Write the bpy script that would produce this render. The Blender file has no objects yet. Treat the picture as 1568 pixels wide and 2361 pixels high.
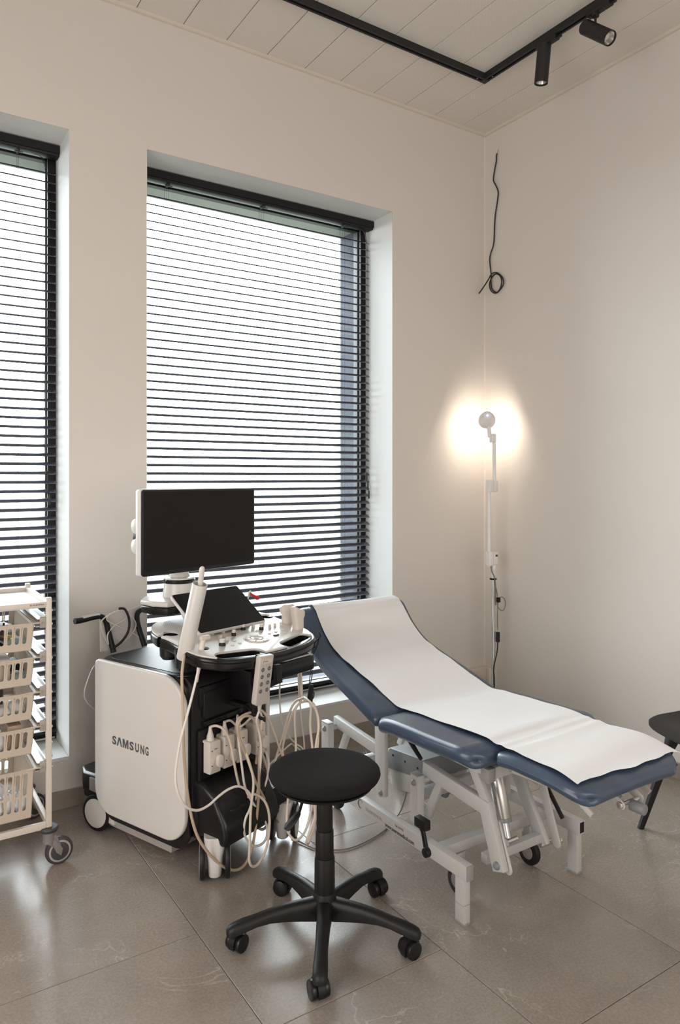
import bpy, bmesh, math, random
from mathutils import Vector, Matrix
random.seed(7)
PI = math.pi
S = bpy.context.scene
COL = S.collection

# ---------------------------------------------------------------- camera
cam_d = bpy.data.cameras.new('camera')
cam = bpy.data.objects.new('camera', cam_d); COL.objects.link(cam)
cam.location = (-3.262, -3.307, 1.45)
cam.rotation_euler = (PI/2, 0, -math.atan2(.5477, .8367))
cam_d.sensor_fit = 'HORIZONTAL'; cam_d.sensor_width = 36
cam_d.lens = 36*1655/1568
cam_d.shift_y = -78.5/1568
cam_d.clip_start = .05
S.camera = cam

# ---------------------------------------------------------------- world, lights, exposure
w = bpy.data.worlds.new('sky'); S.world = w; w.use_nodes = True
bg = w.node_tree.nodes['Background']
bg.inputs[0].default_value = (.90, .95, 1.0, 1); bg.inputs[1].default_value = 12.5
S.view_settings.view_transform = 'Standard'; S.view_settings.look = 'None'
S.view_settings.gamma = 1; S.view_settings.use_curve_mapping = False
S.view_settings.exposure = 0.36

def area(name, loc, target, sx, sy, power, col, spread=PI):
    l = bpy.data.lights.new(name, 'AREA'); l.shape = 'RECTANGLE'; l.size = sx; l.size_y = sy
    l.energy = power; l.color = col; l.spread = spread
    o = bpy.data.objects.new(name, l); COL.objects.link(o); o.location = loc
    o.rotation_euler = (Vector(target)-Vector(loc)).to_track_quat('-Z', 'Y').to_euler()
    return o
# added fill lights by the side wall and behind the camera, no windows there
area('side_fill_light', (-5.15, -2.6, 1.5), (0, -2.2, .6), 2.2, 2.2, 56, (1.0, .965, .93))
area('rear_fill_light', (-2.3, -5.15, 1.6), (-1.6, 0, .6), 2.6, 2.2, 35, (1.0, .955, .91))
for i, x in enumerate((-3.351, -1.456)):      # portals in the two window openings
    p = area('window_portal', (x, .36, 1.6), (x, -1, 1.6), 1.44, 2.76, 1, (1, 1, 1))
    p.data.cycles.is_portal = True

# ---------------------------------------------------------------- materials
M = {}
def mat(name, col, rough=.5, metal=0, spec=.5, bump=0, bscale=200, var=0, vscale=8, coat=0, sheen=0, trans=0):
    m = bpy.data.materials.new(name); m.use_nodes = True; nt = m.node_tree; N = nt.nodes; L = nt.links
    b = N['Principled BSDF']
    b.inputs['Base Color'].default_value = (*col, 1); b.inputs['Roughness'].default_value = rough
    b.inputs['Metallic'].default_value = metal; b.inputs['Specular IOR Level'].default_value = spec
    b.inputs['Coat Weight'].default_value = coat; b.inputs['Sheen Weight'].default_value = sheen
    b.inputs['Transmission Weight'].default_value = trans
    tc = N.new('ShaderNodeTexCoord')
    nz = N.new('ShaderNodeTexNoise'); nz.inputs['Scale'].default_value = vscale; nz.inputs['Detail'].default_value = 4
    L.new(tc.outputs['Object'], nz.inputs['Vector'])
    v = var or .03
    mx = N.new('ShaderNodeMix'); mx.data_type = 'RGBA'
    mx.inputs[6].default_value = (*[c*(1-v) for c in col], 1); mx.inputs[7].default_value = (*[min(1, c*(1+v)) for c in col], 1)
    L.new(nz.outputs[0], mx.inputs[0]); L.new(mx.outputs[2], b.inputs['Base Color'])
    if bump:
        n2 = N.new('ShaderNodeTexNoise'); n2.inputs['Scale'].default_value = bscale; n2.inputs['Detail'].default_value = 3
        L.new(tc.outputs['Object'], n2.inputs['Vector'])
        bp = N.new('ShaderNodeBump'); bp.inputs['Strength'].default_value = bump; bp.inputs['Distance'].default_value = .002
        L.new(n2.outputs[0], bp.inputs['Height']); L.new(bp.outputs[0], b.inputs['Normal'])
    M[name] = m; return m
mat('wall_paint', (.685, .640, .590), .75, bump=.12, bscale=350, var=.02, vscale=2)
mat('reveal_paint', (.74, .745, .73), .6, var=.01)
mat('trim_white', (.68, .61, .53), .5)
mat('skirting_stone', (.30, .25, .205), .35, var=.15, vscale=20)
mat('anthracite', (.011, .0105, .011), .45, spec=.3)
mat('slat_metal', (.058, .062, .085), .27, spec=1.0, coat=.6)
mat('cord_black', (.012, .012, .013), .6)
mat('exterior_metal', (.05, .055, .066), .85, spec=.15)
mat('soffit_paint', (.25, .255, .23), .7)
mat('black_metal', (.012, .011, .011), .5)
mat('black_plastic', (.011, .0098, .0098), .45, spec=.32, bump=.05, bscale=500)
mat('black_satin', (.0075, .007, .0078), .30, spec=.42)
mat('black_gloss', (.008, .007, .007), .2, spec=.42)
mat('screen_black', (.0105, .009, .0088), .5, spec=.2)
mat('device_white', (.68, .64, .605), .30)
mat('device_white2', (.64, .61, .58), .3)
mat('probe_cream', (.68, .615, .555), .38)
mat('cable_cream', (.70, .60, .50), .45)
mat('cable_tan', (.50, .39, .28), .5)
mat('cable_white', (.78, .72, .66), .4)
mat('cable_grey', (.20, .18, .165), .5)
mat('key_white', (.66, .61, .56), .35)
mat('print_grey', (.10, .095, .095), .5)
mat('grey_button', (.12, .12, .14), .5)
mat('remote_grey', (.55, .50, .45), .45)
mat('navy_vinyl', (.046, .070, .112), .33, bump=.12, bscale=90, var=.32, vscale=14, coat=.15)
mat('paper', (.80, .795, .80), .75, bump=.10, bscale=24, var=.015, vscale=4)
mat('couch_paint', (.50, .485, .465), .33, bump=.02)
mat('couch_cap', (.30, .29, .28), .4)
mat('grey_plastic', (.20, .205, .21), .45)
mat('silver', (.62, .60, .57), .28, metal=.9)
mat('chrome', (.80, .80, .80), .12, metal=1)
mat('stool_fabric', (.0135, .012, .012), .95, spec=.2, bump=.7, bscale=900, var=.35, vscale=600)
mat('chair_plastic', (.013, .0115, .011), .5, spec=.35)
mat('cart_white', (.68, .61, .54), .4)
mat('cart_top', (.80, .79, .79), .35)
mat('basket_beige', (.56, .475, .385), .42)
mat('aluminium', (.66, .66, .65), .3, metal=.8)
mat('caster_grey', (.22, .20, .19), .5)
mat('caster_dark', (.05, .047, .05), .5)
mat('caster_ring', (.38, .34, .31), .5)
mat('tan_print', (.45, .18, .04), .5)
mat('red', (.55, .02, .02), .35)
mat('cardboard', (.40, .28, .19), .7, var=.1, vscale=30)
mat('wrap_white', (.80, .80, .80), .35, bump=.8, bscale=60, var=.1, vscale=50)
mat('wrap_green', (.35, .45, .42), .4, var=.3, vscale=40)
mat('berry', (.15, .02, .04), .4, var=.4, vscale=60)
mat('yellow', (.65, .50, .10), .5)
mat('pale_clear', (.55, .55, .53), .15, spec=.8)
mat('lamp_white', (.80, .78, .76), .4)
mat('grass', (.066, .074, .054), .9, var=.25, vscale=3)

def clearmat(name, tint, gl=.08):
    m = bpy.data.materials.new(name); m.use_nodes = True; nt = m.node_tree; N = nt.nodes; L = nt.links
    N.remove(N['Principled BSDF'])
    t = N.new('ShaderNodeBsdfTransparent'); t.inputs[0].default_value = (*tint, 1)
    g = N.new('ShaderNodeBsdfGlossy'); g.inputs['Roughness'].default_value = .05
    fr = N.new('ShaderNodeFresnel'); fr.inputs[0].default_value = 1.35
    mx = N.new('ShaderNodeMixShader'); L.new(fr.outputs[0], mx.inputs[0]); L.new(t.outputs[0], mx.inputs[1]); L.new(g.outputs[0], mx.inputs[2])
    L.new(mx.outputs[0], N['Material Output'].inputs[0]); M[name] = m
clearmat('window_glass', (.96, .98, .97)); clearmat('clear_plastic', (.80, .82, .82))

def emis(name, col, s):
    m = bpy.data.materials.new(name); m.use_nodes = True; N = m.node_tree.nodes
    b = N['Principled BSDF']; b.inputs['Emission Color'].default_value = (*col, 1); b.inputs['Emission Strength'].default_value = s
    b.inputs['Base Color'].default_value = (*col, 1); M[name] = m
emis('lamp_led', (1.0, .86, .70), 30); emis('led_blue', (.25, .3, 1), 2.5); emis('led_dot', (1, .9, .8), 1.0)

def tile_mat():
    m = bpy.data.materials.new('floor_tile'); m.use_nodes = True; nt = m.node_tree; N = nt.nodes; L = nt.links
    b = N['Principled BSDF']; tc = N.new('ShaderNodeNewGeometry')
    oi = N.new('ShaderNodeObjectInfo')
    ad = N.new('ShaderNodeVectorMath'); ad.operation = 'MULTIPLY_ADD'
    cb = N.new('ShaderNodeCombineXYZ'); L.new(oi.outputs['Random'], cb.inputs[0]); L.new(oi.outputs['Random'], cb.inputs[1])
    ad.inputs[1].default_value = (37, 53, 0); L.new(cb.outputs[0], ad.inputs[0]); L.new(tc.outputs['Position'], ad.inputs[2])
    def noise(s, d, r=.5, dist=0):
        n = N.new('ShaderNodeTexNoise'); n.inputs['Scale'].default_value = s; n.inputs['Detail'].default_value = d
        n.inputs['Roughness'].default_value = r; n.inputs['Distortion'].default_value = dist
        L.new(ad.outputs[0], n.inputs['Vector']); return n
    def ramp(src, stops):
        r = N.new('ShaderNodeValToRGB'); L.new(src, r.inputs[0]); e = r.color_ramp.elements
        e[0].position, e[0].color = stops[0]; e[1].position, e[1].color = stops[1]
        for p, c in stops[2:]:
            x = e.new(p); x.color = c
        return r
    big = noise(3.2, 8, .62, .4)
    base = ramp(big.outputs[0], [(.3, (.268, .226, .190, 1)), (.72, (.350, .302, .260, 1))])
    vein = noise(1.7, 5, .6, 1.6)
    vr = ramp(vein.outputs[0], [(.494, (0, 0, 0, 1)), (.506, (0, 0, 0, 1)), (.5, (1, 1, 1, 1))])
    mask = noise(2.6, 2); mr = ramp(mask.outputs[0], [(.44, (0, 0, 0, 1)), (.60, (1, 1, 1, 1))])
    mu = N.new('ShaderNodeMath'); mu.operation = 'MULTIPLY'; L.new(vr.outputs[0], mu.inputs[0]); L.new(mr.outputs[0], mu.inputs[1])
    mu2 = N.new('ShaderNodeMath'); mu2.operation = 'MULTIPLY'; mu2.inputs[1].default_value = .75; L.new(mu.outputs[0], mu2.inputs[0])
    mx = N.new('ShaderNodeMix'); mx.data_type = 'RGBA'; L.new(mu2.outputs[0], mx.inputs[0]); L.new(base.outputs[0], mx.inputs[6]); mx.inputs[7].default_value = (.50, .44, .38, 1)
    sp = noise(120, 2); sr = ramp(sp.outputs[0], [(.35, (.88, .88, .88, 1)), (.65, (1.07, 1.07, 1.07, 1))])
    m2 = N.new('ShaderNodeMix'); m2.data_type = 'RGBA'; m2.blend_type = 'MULTIPLY'; m2.inputs[0].default_value = 1
    L.new(mx.outputs[2], m2.inputs[6]); L.new(sr.outputs[0], m2.inputs[7])
    L.new(m2.outputs[2], b.inputs['Base Color'])
    rr = ramp(big.outputs[0], [(.3, (.24, .24, .24, 1)), (.7, (.28, .28, .28, 1))]); L.new(rr.outputs[0], b.inputs['Roughness'])
    b.inputs['Specular IOR Level'].default_value = .75
    bp = N.new('ShaderNodeBump'); bp.inputs['Strength'].default_value = .08; bp.inputs['Distance'].default_value = .001
    L.new(sp.outputs[0], bp.inputs['Height']); L.new(bp.outputs[0], b.inputs['Normal'])
    M['floor_tile'] = m
tile_mat()
mat('grout', (.10, .085, .07), .9)

def perf_mat():       # white sheet-metal ceiling plank with rows of tiny punched holes
    m = bpy.data.materials.new('ceiling_panel'); m.use_nodes = True; nt = m.node_tree; N = nt.nodes; L = nt.links
    b = N['Principled BSDF']; b.inputs['Roughness'].default_value = .55
    tc = N.new('ShaderNodeNewGeometry')
    sc = N.new('ShaderNodeVectorMath'); sc.operation = 'SCALE'; sc.inputs['Scale'].default_value = 1/.0052
    rot = N.new('ShaderNodeVectorRotate'); rot.rotation_type = 'Z_AXIS'; rot.inputs['Angle'].default_value = PI/4
    L.new(tc.outputs['Position'], rot.inputs[0]); L.new(rot.outputs[0], sc.inputs[0])
    fr = N.new('ShaderNodeVectorMath'); fr.operation = 'FRACTION'; L.new(sc.outputs[0], fr.inputs[0])
    sb = N.new('ShaderNodeVectorMath'); sb.operation = 'SUBTRACT'; sb.inputs[1].default_value = (.5, .5, 0); L.new(fr.outputs[0], sb.inputs[0])
    sx = N.new('ShaderNodeSeparateXYZ'); L.new(sb.outputs[0], sx.inputs[0])
    cx = N.new('ShaderNodeCombineXYZ'); L.new(sx.outputs[0], cx.inputs[0]); L.new(sx.outputs[1], cx.inputs[1])
    ln = N.new('ShaderNodeVectorMath'); ln.operation = 'LENGTH'; L.new(cx.outputs[0], ln.inputs[0])
    rp = N.new('ShaderNodeMapRange'); rp.inputs[1].default_value = .24; rp.inputs[2].default_value = .32; L.new(ln.outputs['Value'], rp.inputs[0])
    mx = N.new('ShaderNodeMix'); mx.data_type = 'RGBA'; mx.inputs[6].default_value = (.46, .425, .39, 1); mx.inputs[7].default_value = (.76, .71, .65, 1)
    L.new(rp.outputs[0], mx.inputs[0]); L.new(mx.outputs[2], b.inputs['Base Color'])
    M['ceiling_panel'] = m
perf_mat()

# ---------------------------------------------------------------- mesh helpers
def cat(pts, k=6, closed=False):
    P = [Vector(p) for p in pts]; n = len(P); out = []
    if n < 3: return P
    g = (lambda i: P[i % n]) if closed else (lambda i: P[max(0, min(n-1, i))])
    for i in range(n if closed else n-1):
        a, b, c, d = g(i-1), g(i), g(i+1), g(i+2)
        for j in range(k):
            t = j/k
            out.append(.5*((2*b)+(c-a)*t+(2*a-5*b+4*c-d)*t*t+(3*b-a-3*c+d)*t**3))
    if not closed: out.append(P[-1])
    return out
def rrect(x0, x1, y0, y1, r, n=5):
    rs = r if isinstance(r, (list, tuple)) else [r]*4        # order: (x1,y0) (x1,y1) (x0,y1) (x0,y0)
    out = []
    for (cx, cy, a0), q in zip(((x1, y0, -PI/2), (x1, y1, 0), (x0, y1, PI/2), (x0, y0, PI)), rs):
        sx = -1 if cx == x1 else 1; sy = 1 if cy == y0 else -1
        if q <= 0: out.append((cx, cy)); continue
        ox, oy = cx+sx*q, cy+sy*q
        for i in range(n+1):
            a = a0+PI/2*i/n; out.append((ox+q*math.cos(a), oy+q*math.sin(a)))
    return out
def offs(poly, d):       # inward offset of a counter-clockwise polygon
    n = len(poly); out = []
    for i in range(n):
        p0, p1, p2 = (Vector(poly[(i+k) % n]).to_2d() for k in (-1, 0, 1))
        a = (p1-p0); b = (p2-p1)
        a = a.normalized() if a.length > 1e-9 else b.normalized(); b = b.normalized() if b.length > 1e-9 else a
        na = Vector((-a.y, a.x)); nb = Vector((-b.y, b.x)); m = na+nb
        if m.length < 1e-6: m = na
        m.normalize(); c = max(.5, m.dot(na))
        q = p1+m*d/c; out.append((q.x, q.y))
    return out
class MB:
    def __init__(s): s.bm = bmesh.new(); s.m = Matrix()
    def _f(s, vs):
        try: s.bm.faces.new(vs)
        except ValueError: pass
    def v(s, p): return s.bm.verts.new(s.m @ Vector(p))
    def box(s, x0, x1, y0, y1, z0, z1, bev=0, seg=2, m=None):
        t = bmesh.new(); bmesh.ops.create_cube(t, size=1)
        for v in t.verts: v.co = Vector(((x0+x1)/2+v.co.x*(x1-x0), (y0+y1)/2+v.co.y*(y1-y0), (z0+z1)/2+v.co.z*(z1-z0)))
        if bev: bmesh.ops.bevel(t, geom=t.edges[:], offset=bev, segments=seg, profile=.6, affect='EDGES')
        s._join(t, m); return s
    def _join(s, t, m=None):
        mm = s.m @ m if m is not None else s.m
        mp = {v: s.bm.verts.new(mm @ v.co) for v in t.verts}
        for f in t.faces: s._f([mp[v] for v in f.verts])
        t.free()
    def rings(s, rs, cap0=True, cap1=True, closed=True):
        R = [[s.v(p) for p in r] for r in rs]; n = len(R[0])
        for a, b in zip(R, R[1:]):
            for i in range(n if closed else n-1):
                j = (i+1) % n; s._f([a[i], a[j], b[j], b[i]])
        if cap0: s._f(R[0][::-1])
        if cap1: s._f(R[-1])
        return R
    def tube(s, pts, r, n=8, k=0, closed=False, flat=None):
        P = cat(pts, k, closed) if k else [Vector(p) for p in pts]
        if isinstance(r, (list, tuple)):
            q_ = [i*(len(r)-1)/max(1, len(P)-1) for i in range(len(P))]
            rr = [r[int(q)]+(r[min(len(r)-1, int(q)+1)]-r[int(q)])*(q-int(q)) for q in q_] if len(r) != len(P) else r
        else: rr = [r]*len(P)
        t0 = (P[1]-P[0]).normalized(); up = Vector((0, 0, 1)) if abs(t0.z) < .9 else Vector((1, 0, 0))
        u = t0.cross(up).normalized(); rs = []
        N = len(P)
        for i in range(N):
            if closed: t = P[(i+1) % N]-P[i-1]
            else: t = P[min(N-1, i+1)]-P[max(0, i-1)]
            t = t.normalized() if t.length > 1e-9 else t0
            u = (u-t*u.dot(t)); u = u.normalized() if u.length > 1e-6 else t.orthogonal().normalized()
            w_ = t.cross(u)
            rs.append([P[i]+(u*math.cos(a)+w_*math.sin(a)*(flat or 1))*rr[i] for a in (2*PI*q/n for q in range(n))])
        if closed: rs.append(rs[0])
        s.rings(rs, not closed, not closed); return s
    def cyl(s, a, b, r, n=20, r2=None, bev=0):
        a, b = Vector(a), Vector(b); r2 = r if r2 is None else r2; d = (b-a).normalized()
        if bev: return s.tube([a, a+d*bev*.3, a+d*bev, b-d*bev, b-d*bev*.3, b], [r-bev, r-bev*.3, r, r2, r2-bev*.3, r2-bev], n)
        return s.tube([a, b], [r, r2], n)
    def lathe(s, prof, c=(0, 0, 0), n=32, m=None, sx=1, sy=1):
        o = s.m; s.m = s.m @ Matrix.Translation(c) @ (m or Matrix())
        s.rings([[(max(r, 1e-4)*math.cos(2*PI*i/n)*sx, max(r, 1e-4)*math.sin(2*PI*i/n)*sy, z) for i in range(n)] for r, z in prof]); s.m = o; return s
    def prism(s, poly, ax, a0, a1, bev=0, seg=2):
        def P(p, a): return {'x': (a, p[0], p[1]), 'y': (p[0], a, p[1]), 'z': (p[0], p[1], a)}[ax]
        ar = sum(poly[i][0]*poly[(i+1) % len(poly)][1]-poly[(i+1) % len(poly)][0]*poly[i][1] for i in range(len(poly)))
        if ar < 0: poly = poly[::-1]
        if not bev: s.rings([[P(p, a0) for p in poly], [P(p, a1) for p in poly]]); return s
        rs = []
        for q in range(seg+1):
            a = PI/2*q/seg; rs.append([P(p, a0+bev*(1-math.sin(a))) for p in offs(poly, bev*(1-math.cos(PI/2-a)) if False else bev*(1-math.sin(a)) if False else bev*(1-math.cos(a)) if False else bev*(1-math.sin(a)))])
        rs = []
        for q in range(seg+1):
            a = PI/2*q/seg
            rs.append([P(p, a0+bev*(1-math.cos(a))) for p in offs(poly, bev*(1-math.sin(a)))])
        for q in range(seg, -1, -1):
            a = PI/2*q/seg
            rs.append([P(p, a1-bev*(1-math.cos(a))) for p in offs(poly, bev*(1-math.sin(a)))])
        s.rings(rs); return s
    def ball(s, c, r, n=16, m=8, sc=(1, 1, 1)):
        s.rings([[(c[0]+sc[0]*r*math.sin(t)*math.cos(2*PI*i/n), c[1]+sc[1]*r*math.sin(t)*math.sin(2*PI*i/n), c[2]-sc[2]*r*math.cos(t)) for i in range(n)] for t in [max(.02, min(PI-.02, PI*j/m)) for j in range(m+1)]]); return s

def mesh_of(mb, name, matl, xf=None, smooth=35):
    bm = mb.bm
    if xf is not None: bm.transform(xf)
    bmesh.ops.recalc_face_normals(bm, faces=bm.faces[:])
    me = bpy.data.meshes.new(name); bm.to_mesh(me); bm.free()
    me.materials.append(M[matl])
    if smooth:
        me.shade_smooth(); me.set_sharp_from_angle(angle=math.radians(smooth))
    return me
def link(o, parent=None):
    COL.objects.link(o)
    if parent: o.parent = parent
    return o
class Thing:
    def __init__(s, name, label, cat, loc=(0, 0, 0), rz=0, frame=None, group=None):
        s.o = bpy.data.objects.new(name, None); s.o.empty_display_size = .05
        s.frame = frame or Matrix()
        s.R = Matrix.Translation(loc) @ Matrix.Rotation(rz, 4, 'Z')
        s.o.matrix_world = s.R; link(s.o)
        s.o['label'] = label; s.o['category'] = cat
        if group: s.o['group'] = group
    def part(s, name, mb, matl, parent=None, label=None, smooth=35, kind=None):
        me = mesh_of(mb, name, matl, s.R.inverted() @ s.frame, smooth)
        o = bpy.data.objects.new(name, me); link(o, parent or s.o)
        if label: o['label'] = label
        if kind: o['kind'] = kind
        return o
def single(name, label, cat_, mb, matl, group=None, smooth=35, frame=None, kind=None, at=None):
    me = mesh_of(mb, name, matl, frame, smooth)
    if at is None:
        xs = [v.co for v in me.vertices]; at = Vector((sum(v.x for v in xs)/len(xs), sum(v.y for v in xs)/len(xs), min(v.z for v in xs)))
    me.transform(Matrix.Translation(-Vector(at)))
    o = bpy.data.objects.new(name, me); o.location = at; link(o)
    o['label'] = label; o['category'] = cat_
    if group: o['group'] = group
    if kind: o['kind'] = kind
    return o
def copy_thing(root, loc, label, rz=None, group=None):
    r = root.copy(); COL.objects.link(r); r.location = loc; r['label'] = label
    if rz is not None: r.rotation_euler = (0, 0, rz)
    if group: r['group'] = group
    for ch in list(root.children):
        c = ch.copy(); COL.objects.link(c); c.parent = r
        for g in list(ch.children):
            d = g.copy(); COL.objects.link(d); d.parent = c
    return r
def struct(name, mb, matl, parent=None, smooth=35, label=None):
    me = mesh_of(mb, name, matl, None, smooth); o = bpy.data.objects.new(name, me); link(o, parent)
    if not parent: o['kind'] = 'structure'
    if label: o['label'] = label
    return o
def text_mb(body, size, m, depth=.0006, bold=0, sx=1, spacing=1):
    cu = bpy.data.curves.new('t', 'FONT'); cu.body = body; cu.size = size; cu.extrude = depth; cu.offset = bold
    cu.space_character = spacing; cu.resolution_u = 3
    o = bpy.data.objects.new('t', cu); COL.objects.link(o)
    dg = bpy.context.evaluated_depsgraph_get(); me = bpy.data.meshes.new_from_object(o.evaluated_get(dg))
    me.transform(m @ Matrix.Diagonal((sx, 1, 1, 1)))
    mb = MB(); mb.bm.from_mesh(me); bpy.data.objects.remove(o); bpy.data.curves.remove(cu); bpy.data.meshes.remove(me)
    return mb
def text_fit(body, width, height, m, **k):
    t = text_mb(body, 1, Matrix(), depth=.0005/height, bold=k.get('bold', 0)/height, spacing=k.get('spacing', 1))
    xs = [v.co.x for v in t.bm.verts]; ys = [v.co.y for v in t.bm.verts]; sx, sy = width/(max(xs)-min(xs)), height/(max(ys)-min(ys))
    t.bm.transform(m @ Matrix.Diagonal((sx, sy, height, 1)) @ Matrix.Translation((-min(xs), -min(ys), 0))); return t
def boolcut(mb, cutters):        # cut holes with a boolean, back into a mesh builder
    def ob(b):
        bmesh.ops.recalc_face_normals(b.bm, faces=b.bm.faces[:]); me = bpy.data.meshes.new('b'); b.bm.to_mesh(me); b.bm.free()
        o = bpy.data.objects.new('b', me); COL.objects.link(o); return o
    a = ob(mb)
    cs = [ob(c) for c in cutters]
    for c in cs:
        md = a.modifiers.new('b', 'BOOLEAN'); md.operation = 'DIFFERENCE'; md.object = c; md.solver = 'EXACT'
    dg = bpy.context.evaluated_depsgraph_get(); me = bpy.data.meshes.new_from_object(a.evaluated_get(dg))
    out = MB(); out.bm.from_mesh(me)
    for o in [a]+cs: bpy.data.objects.remove(o)
    return out

# ================================================================ THE ROOM
H = 3.625
W1, W2 = (-2.177, -.735), (-4.07, -2.527)      # window openings in x
ZS, ZT, RD = .22, 2.99, .30                  # sill, head, interior reveal depth
# floor: grout bed and large tiles
fl = MB(); fl.box(-5.4, .012, -5.4, .02, -.06, -.0035)
floor = struct('floor', fl, 'grout')
cols = {0: -.55, 1: -1.015, 2: -.863, 3: -.43, 4: -1.145, 5: -.7, 6: -1.0, 7: -.3, 8: -.9}
for c, y0 in cols.items():
    x1 = .01-.6*c; x0 = x1-.6
    ys = [y0+1.2-1.2*i for i in range(7)]
    for ya, yb in zip(ys, ys[1:]):
        a, b = min(ya, 0)-.0012, max(yb, -5.4)+.0012
        if a-b < .05: continue
        t = MB(); t.box(max(x0, -5.4)+.0012, x1-.0012, b, a, -.010, 0, bev=.0008, seg=1)
        struct('tile', t, 'floor_tile', floor)
# window wall built round the two openings
ww = MB()
for x0, x1, z0, z1 in ((-5.4, W2[0], 0, H), (W2[1], W1[0], 0, H), (W1[1], 0, 0, H), (W2[0], W2[1], 0, ZS), (W1[0], W1[1], 0, ZS), (W2[0], W2[1], ZT, H), (W1[0], W1[1], ZT, H)):
    ww.box(x0, x1, 0, .004, z0, z1)
wall_back = struct('wall_back', ww, 'wall_paint')
core = MB()
for x0, x1, z0, z1 in ((-5.4, W2[0]-.014, 0, H), (W2[1]+.014, W1[0]-.014, 0, H), (W1[1]+.014, .2, 0, H), (W2[0]-.014, W2[1]+.014, 0, ZS-.014), (W1[0]-.014, W1[1]+.014, 0, ZS-.014), (W2[0]-.014, W2[1]+.014, ZT+.014, H), (W1[0]-.014, W1[1]+.014, ZT+.014, H)):
    core.box(x0, x1, .004, .55, z0, z1)
struct('wall_core', core, 'exterior_metal', wall_back)
for x0, x1 in (W1, W2):     # white plastered reveals and sill boards
    rv = MB()
    rv.box(x0-.014, x0, .004, RD, ZS-.014, ZT+.014); rv.box(x1, x1+.014, .004, RD, ZS-.014, ZT+.014); rv.box(x0, x1, .004, RD, ZT, ZT+.014)
    struct('window_reveal', rv, 'reveal_paint', wall_back, label='white painted window reveal')
    sl = MB(); sl.box(x0, x1, -.002, RD, ZS-.014, ZS, bev=.002, seg=1)
    struct('window_sill', sl, 'reveal_paint', wall_back, label='white window sill board')
wr = MB(); wr.box(0, .2, -5.4, 0.012, 0, H); struct('wall_right', wr, 'wall_paint')
wl = MB(); wl.box(-5.6, -5.4, -5.6, .47, 0, H); struct('wall_left', wl, 'wall_paint')
wf = MB(); wf.box(-5.4, .2, -5.6, -5.4, 0, H); struct('wall_front', wf, 'wall_paint')
ce = MB(); ce.box(-5.6, .2, -5.6, .47, H+.004, H+.1); ceil_ = struct('ceiling', ce, 'anthracite')
xj = [0, -.203]+[-.203-.2252*i for i in range(1, 24)]
for i, (a, b) in enumerate(zip(xj, xj[1:])):
    p = MB(); p.box(max(b, -5.4)+.0016, a-.0016, -5.4, -.001, H, H+.012, bev=.0012, seg=1)
    struct('ceiling_panel', p, 'ceiling_panel', ceil_)
tr = MB(); tr.box(-5.4, 0, -.016, 0, H-.016, H); struct('trim_1', tr, 'trim_white')
tr = MB(); tr.box(-.016, 0, -5.4, -.016, H-.016, H); struct('trim_2', tr, 'trim_white')
def skirting(name, x0, x1, y0, y1, along):
    base = MB(); base.box(x0, x1, y0, y1, 0, .074); o = struct(name, base, 'grout')
    a0, a1 = (x0, x1) if along == 'x' else (y0, y1); n = max(1, round((a1-a0)/.6)); st = (a1-a0)/n
    for i in range(n):
        t = MB(); p, q = a0+st*i+.001, a0+st*(i+1)-.001
        if along == 'x': t.box(p, q, y0-.002, y1, 0, .078, bev=.001, seg=1)
        else: t.box(x0-.002, x1, p, q, 0, .078, bev=.001, seg=1)
        struct('skirting_tile', t, 'skirting_stone', o)
skirting('baseboard_back', -5.4, 0, -.010, 0, 'x'); skirting('baseboard_right', -.010, 0, -5.4, -.012, 'y')
# boxed white pipe duct low on the window wall, right of the window
dt = MB(); dt.box(-.70, -.001, -.045, 0, .165, .262, bev=.003, seg=2)
duct = struct('trim_3', dt, 'trim_white')
d2 = MB(); d2.box(-.70, -.001, -.049, -.045, .150, .172, bev=.001); struct('duct_lip', d2, 'trim_white', duct)
d3 = MB(); d3.box(-.035, -.001, -.075, -.045, .150, .262, bev=.003); struct('duct_end', d3, 'trim_white', duct)
# caulk line in the inner corner
ck = MB(); ck.prism([(0, 0), (-.006, 0), (0, -.006)], 'z', .08, H-.016); struct('trim_4', ck, 'trim_white')

# windows: anthracite frames and glass, metal outer jambs
for wi, (x0, x1) in enumerate((W1, W2)):
    f = MB(); f.box(x0, x0+.037, .268, .345, ZS, ZT); f.box(x1-.037, x1, .268, .345, ZS, ZT)
    f.box(x0+.037, x1-.037, .268, .345, ZT-.035, ZT); f.box(x0+.037, x1-.037, .268, .345, ZS, ZS+.045)
    fr = struct('window_%d' % (wi+1), f, 'anthracite')
    g = MB(); g.box(x0+.037, x1-.037, .302, .308, ZS+.045, ZT-.035); struct('pane', g, 'window_glass', fr)
    gk = MB()
    for a, b, c, d in ((x0+.037, x0+.043, ZS+.045, ZT-.035), (x1-.043, x1-.037, ZS+.045, ZT-.035), (x0+.037, x1-.037, ZS+.045, ZS+.051), (x0+.037, x1-.037, ZT-.041, ZT-.035)): gk.box(a, b, .294, .302, c, d)
    struct('gasket', gk, 'cord_black', fr)
    j = MB(); j.box(x0-.002, x0, .345, .55, ZS-.03, ZT); j.box(x1, x1+.002, .345, .55, ZS-.03, ZT)
    j.box(x0, x1, .345, .60, ZS-.03, ZS-.002)
    so_ = MB(); so_.box(x0, x1, .345, .55, ZT-.004, ZT); struct('soffit', so_, 'soffit_paint', fr)
    struct('outer_jamb', j, 'exterior_metal', fr)
# lawn outside
gr = MB(); gr.box(-30, 30, .55, 60, -.5, -.25); g_ = struct('lawn', gr, 'grass'); g_['label'] = 'pale green lawn outside the windows'

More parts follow.
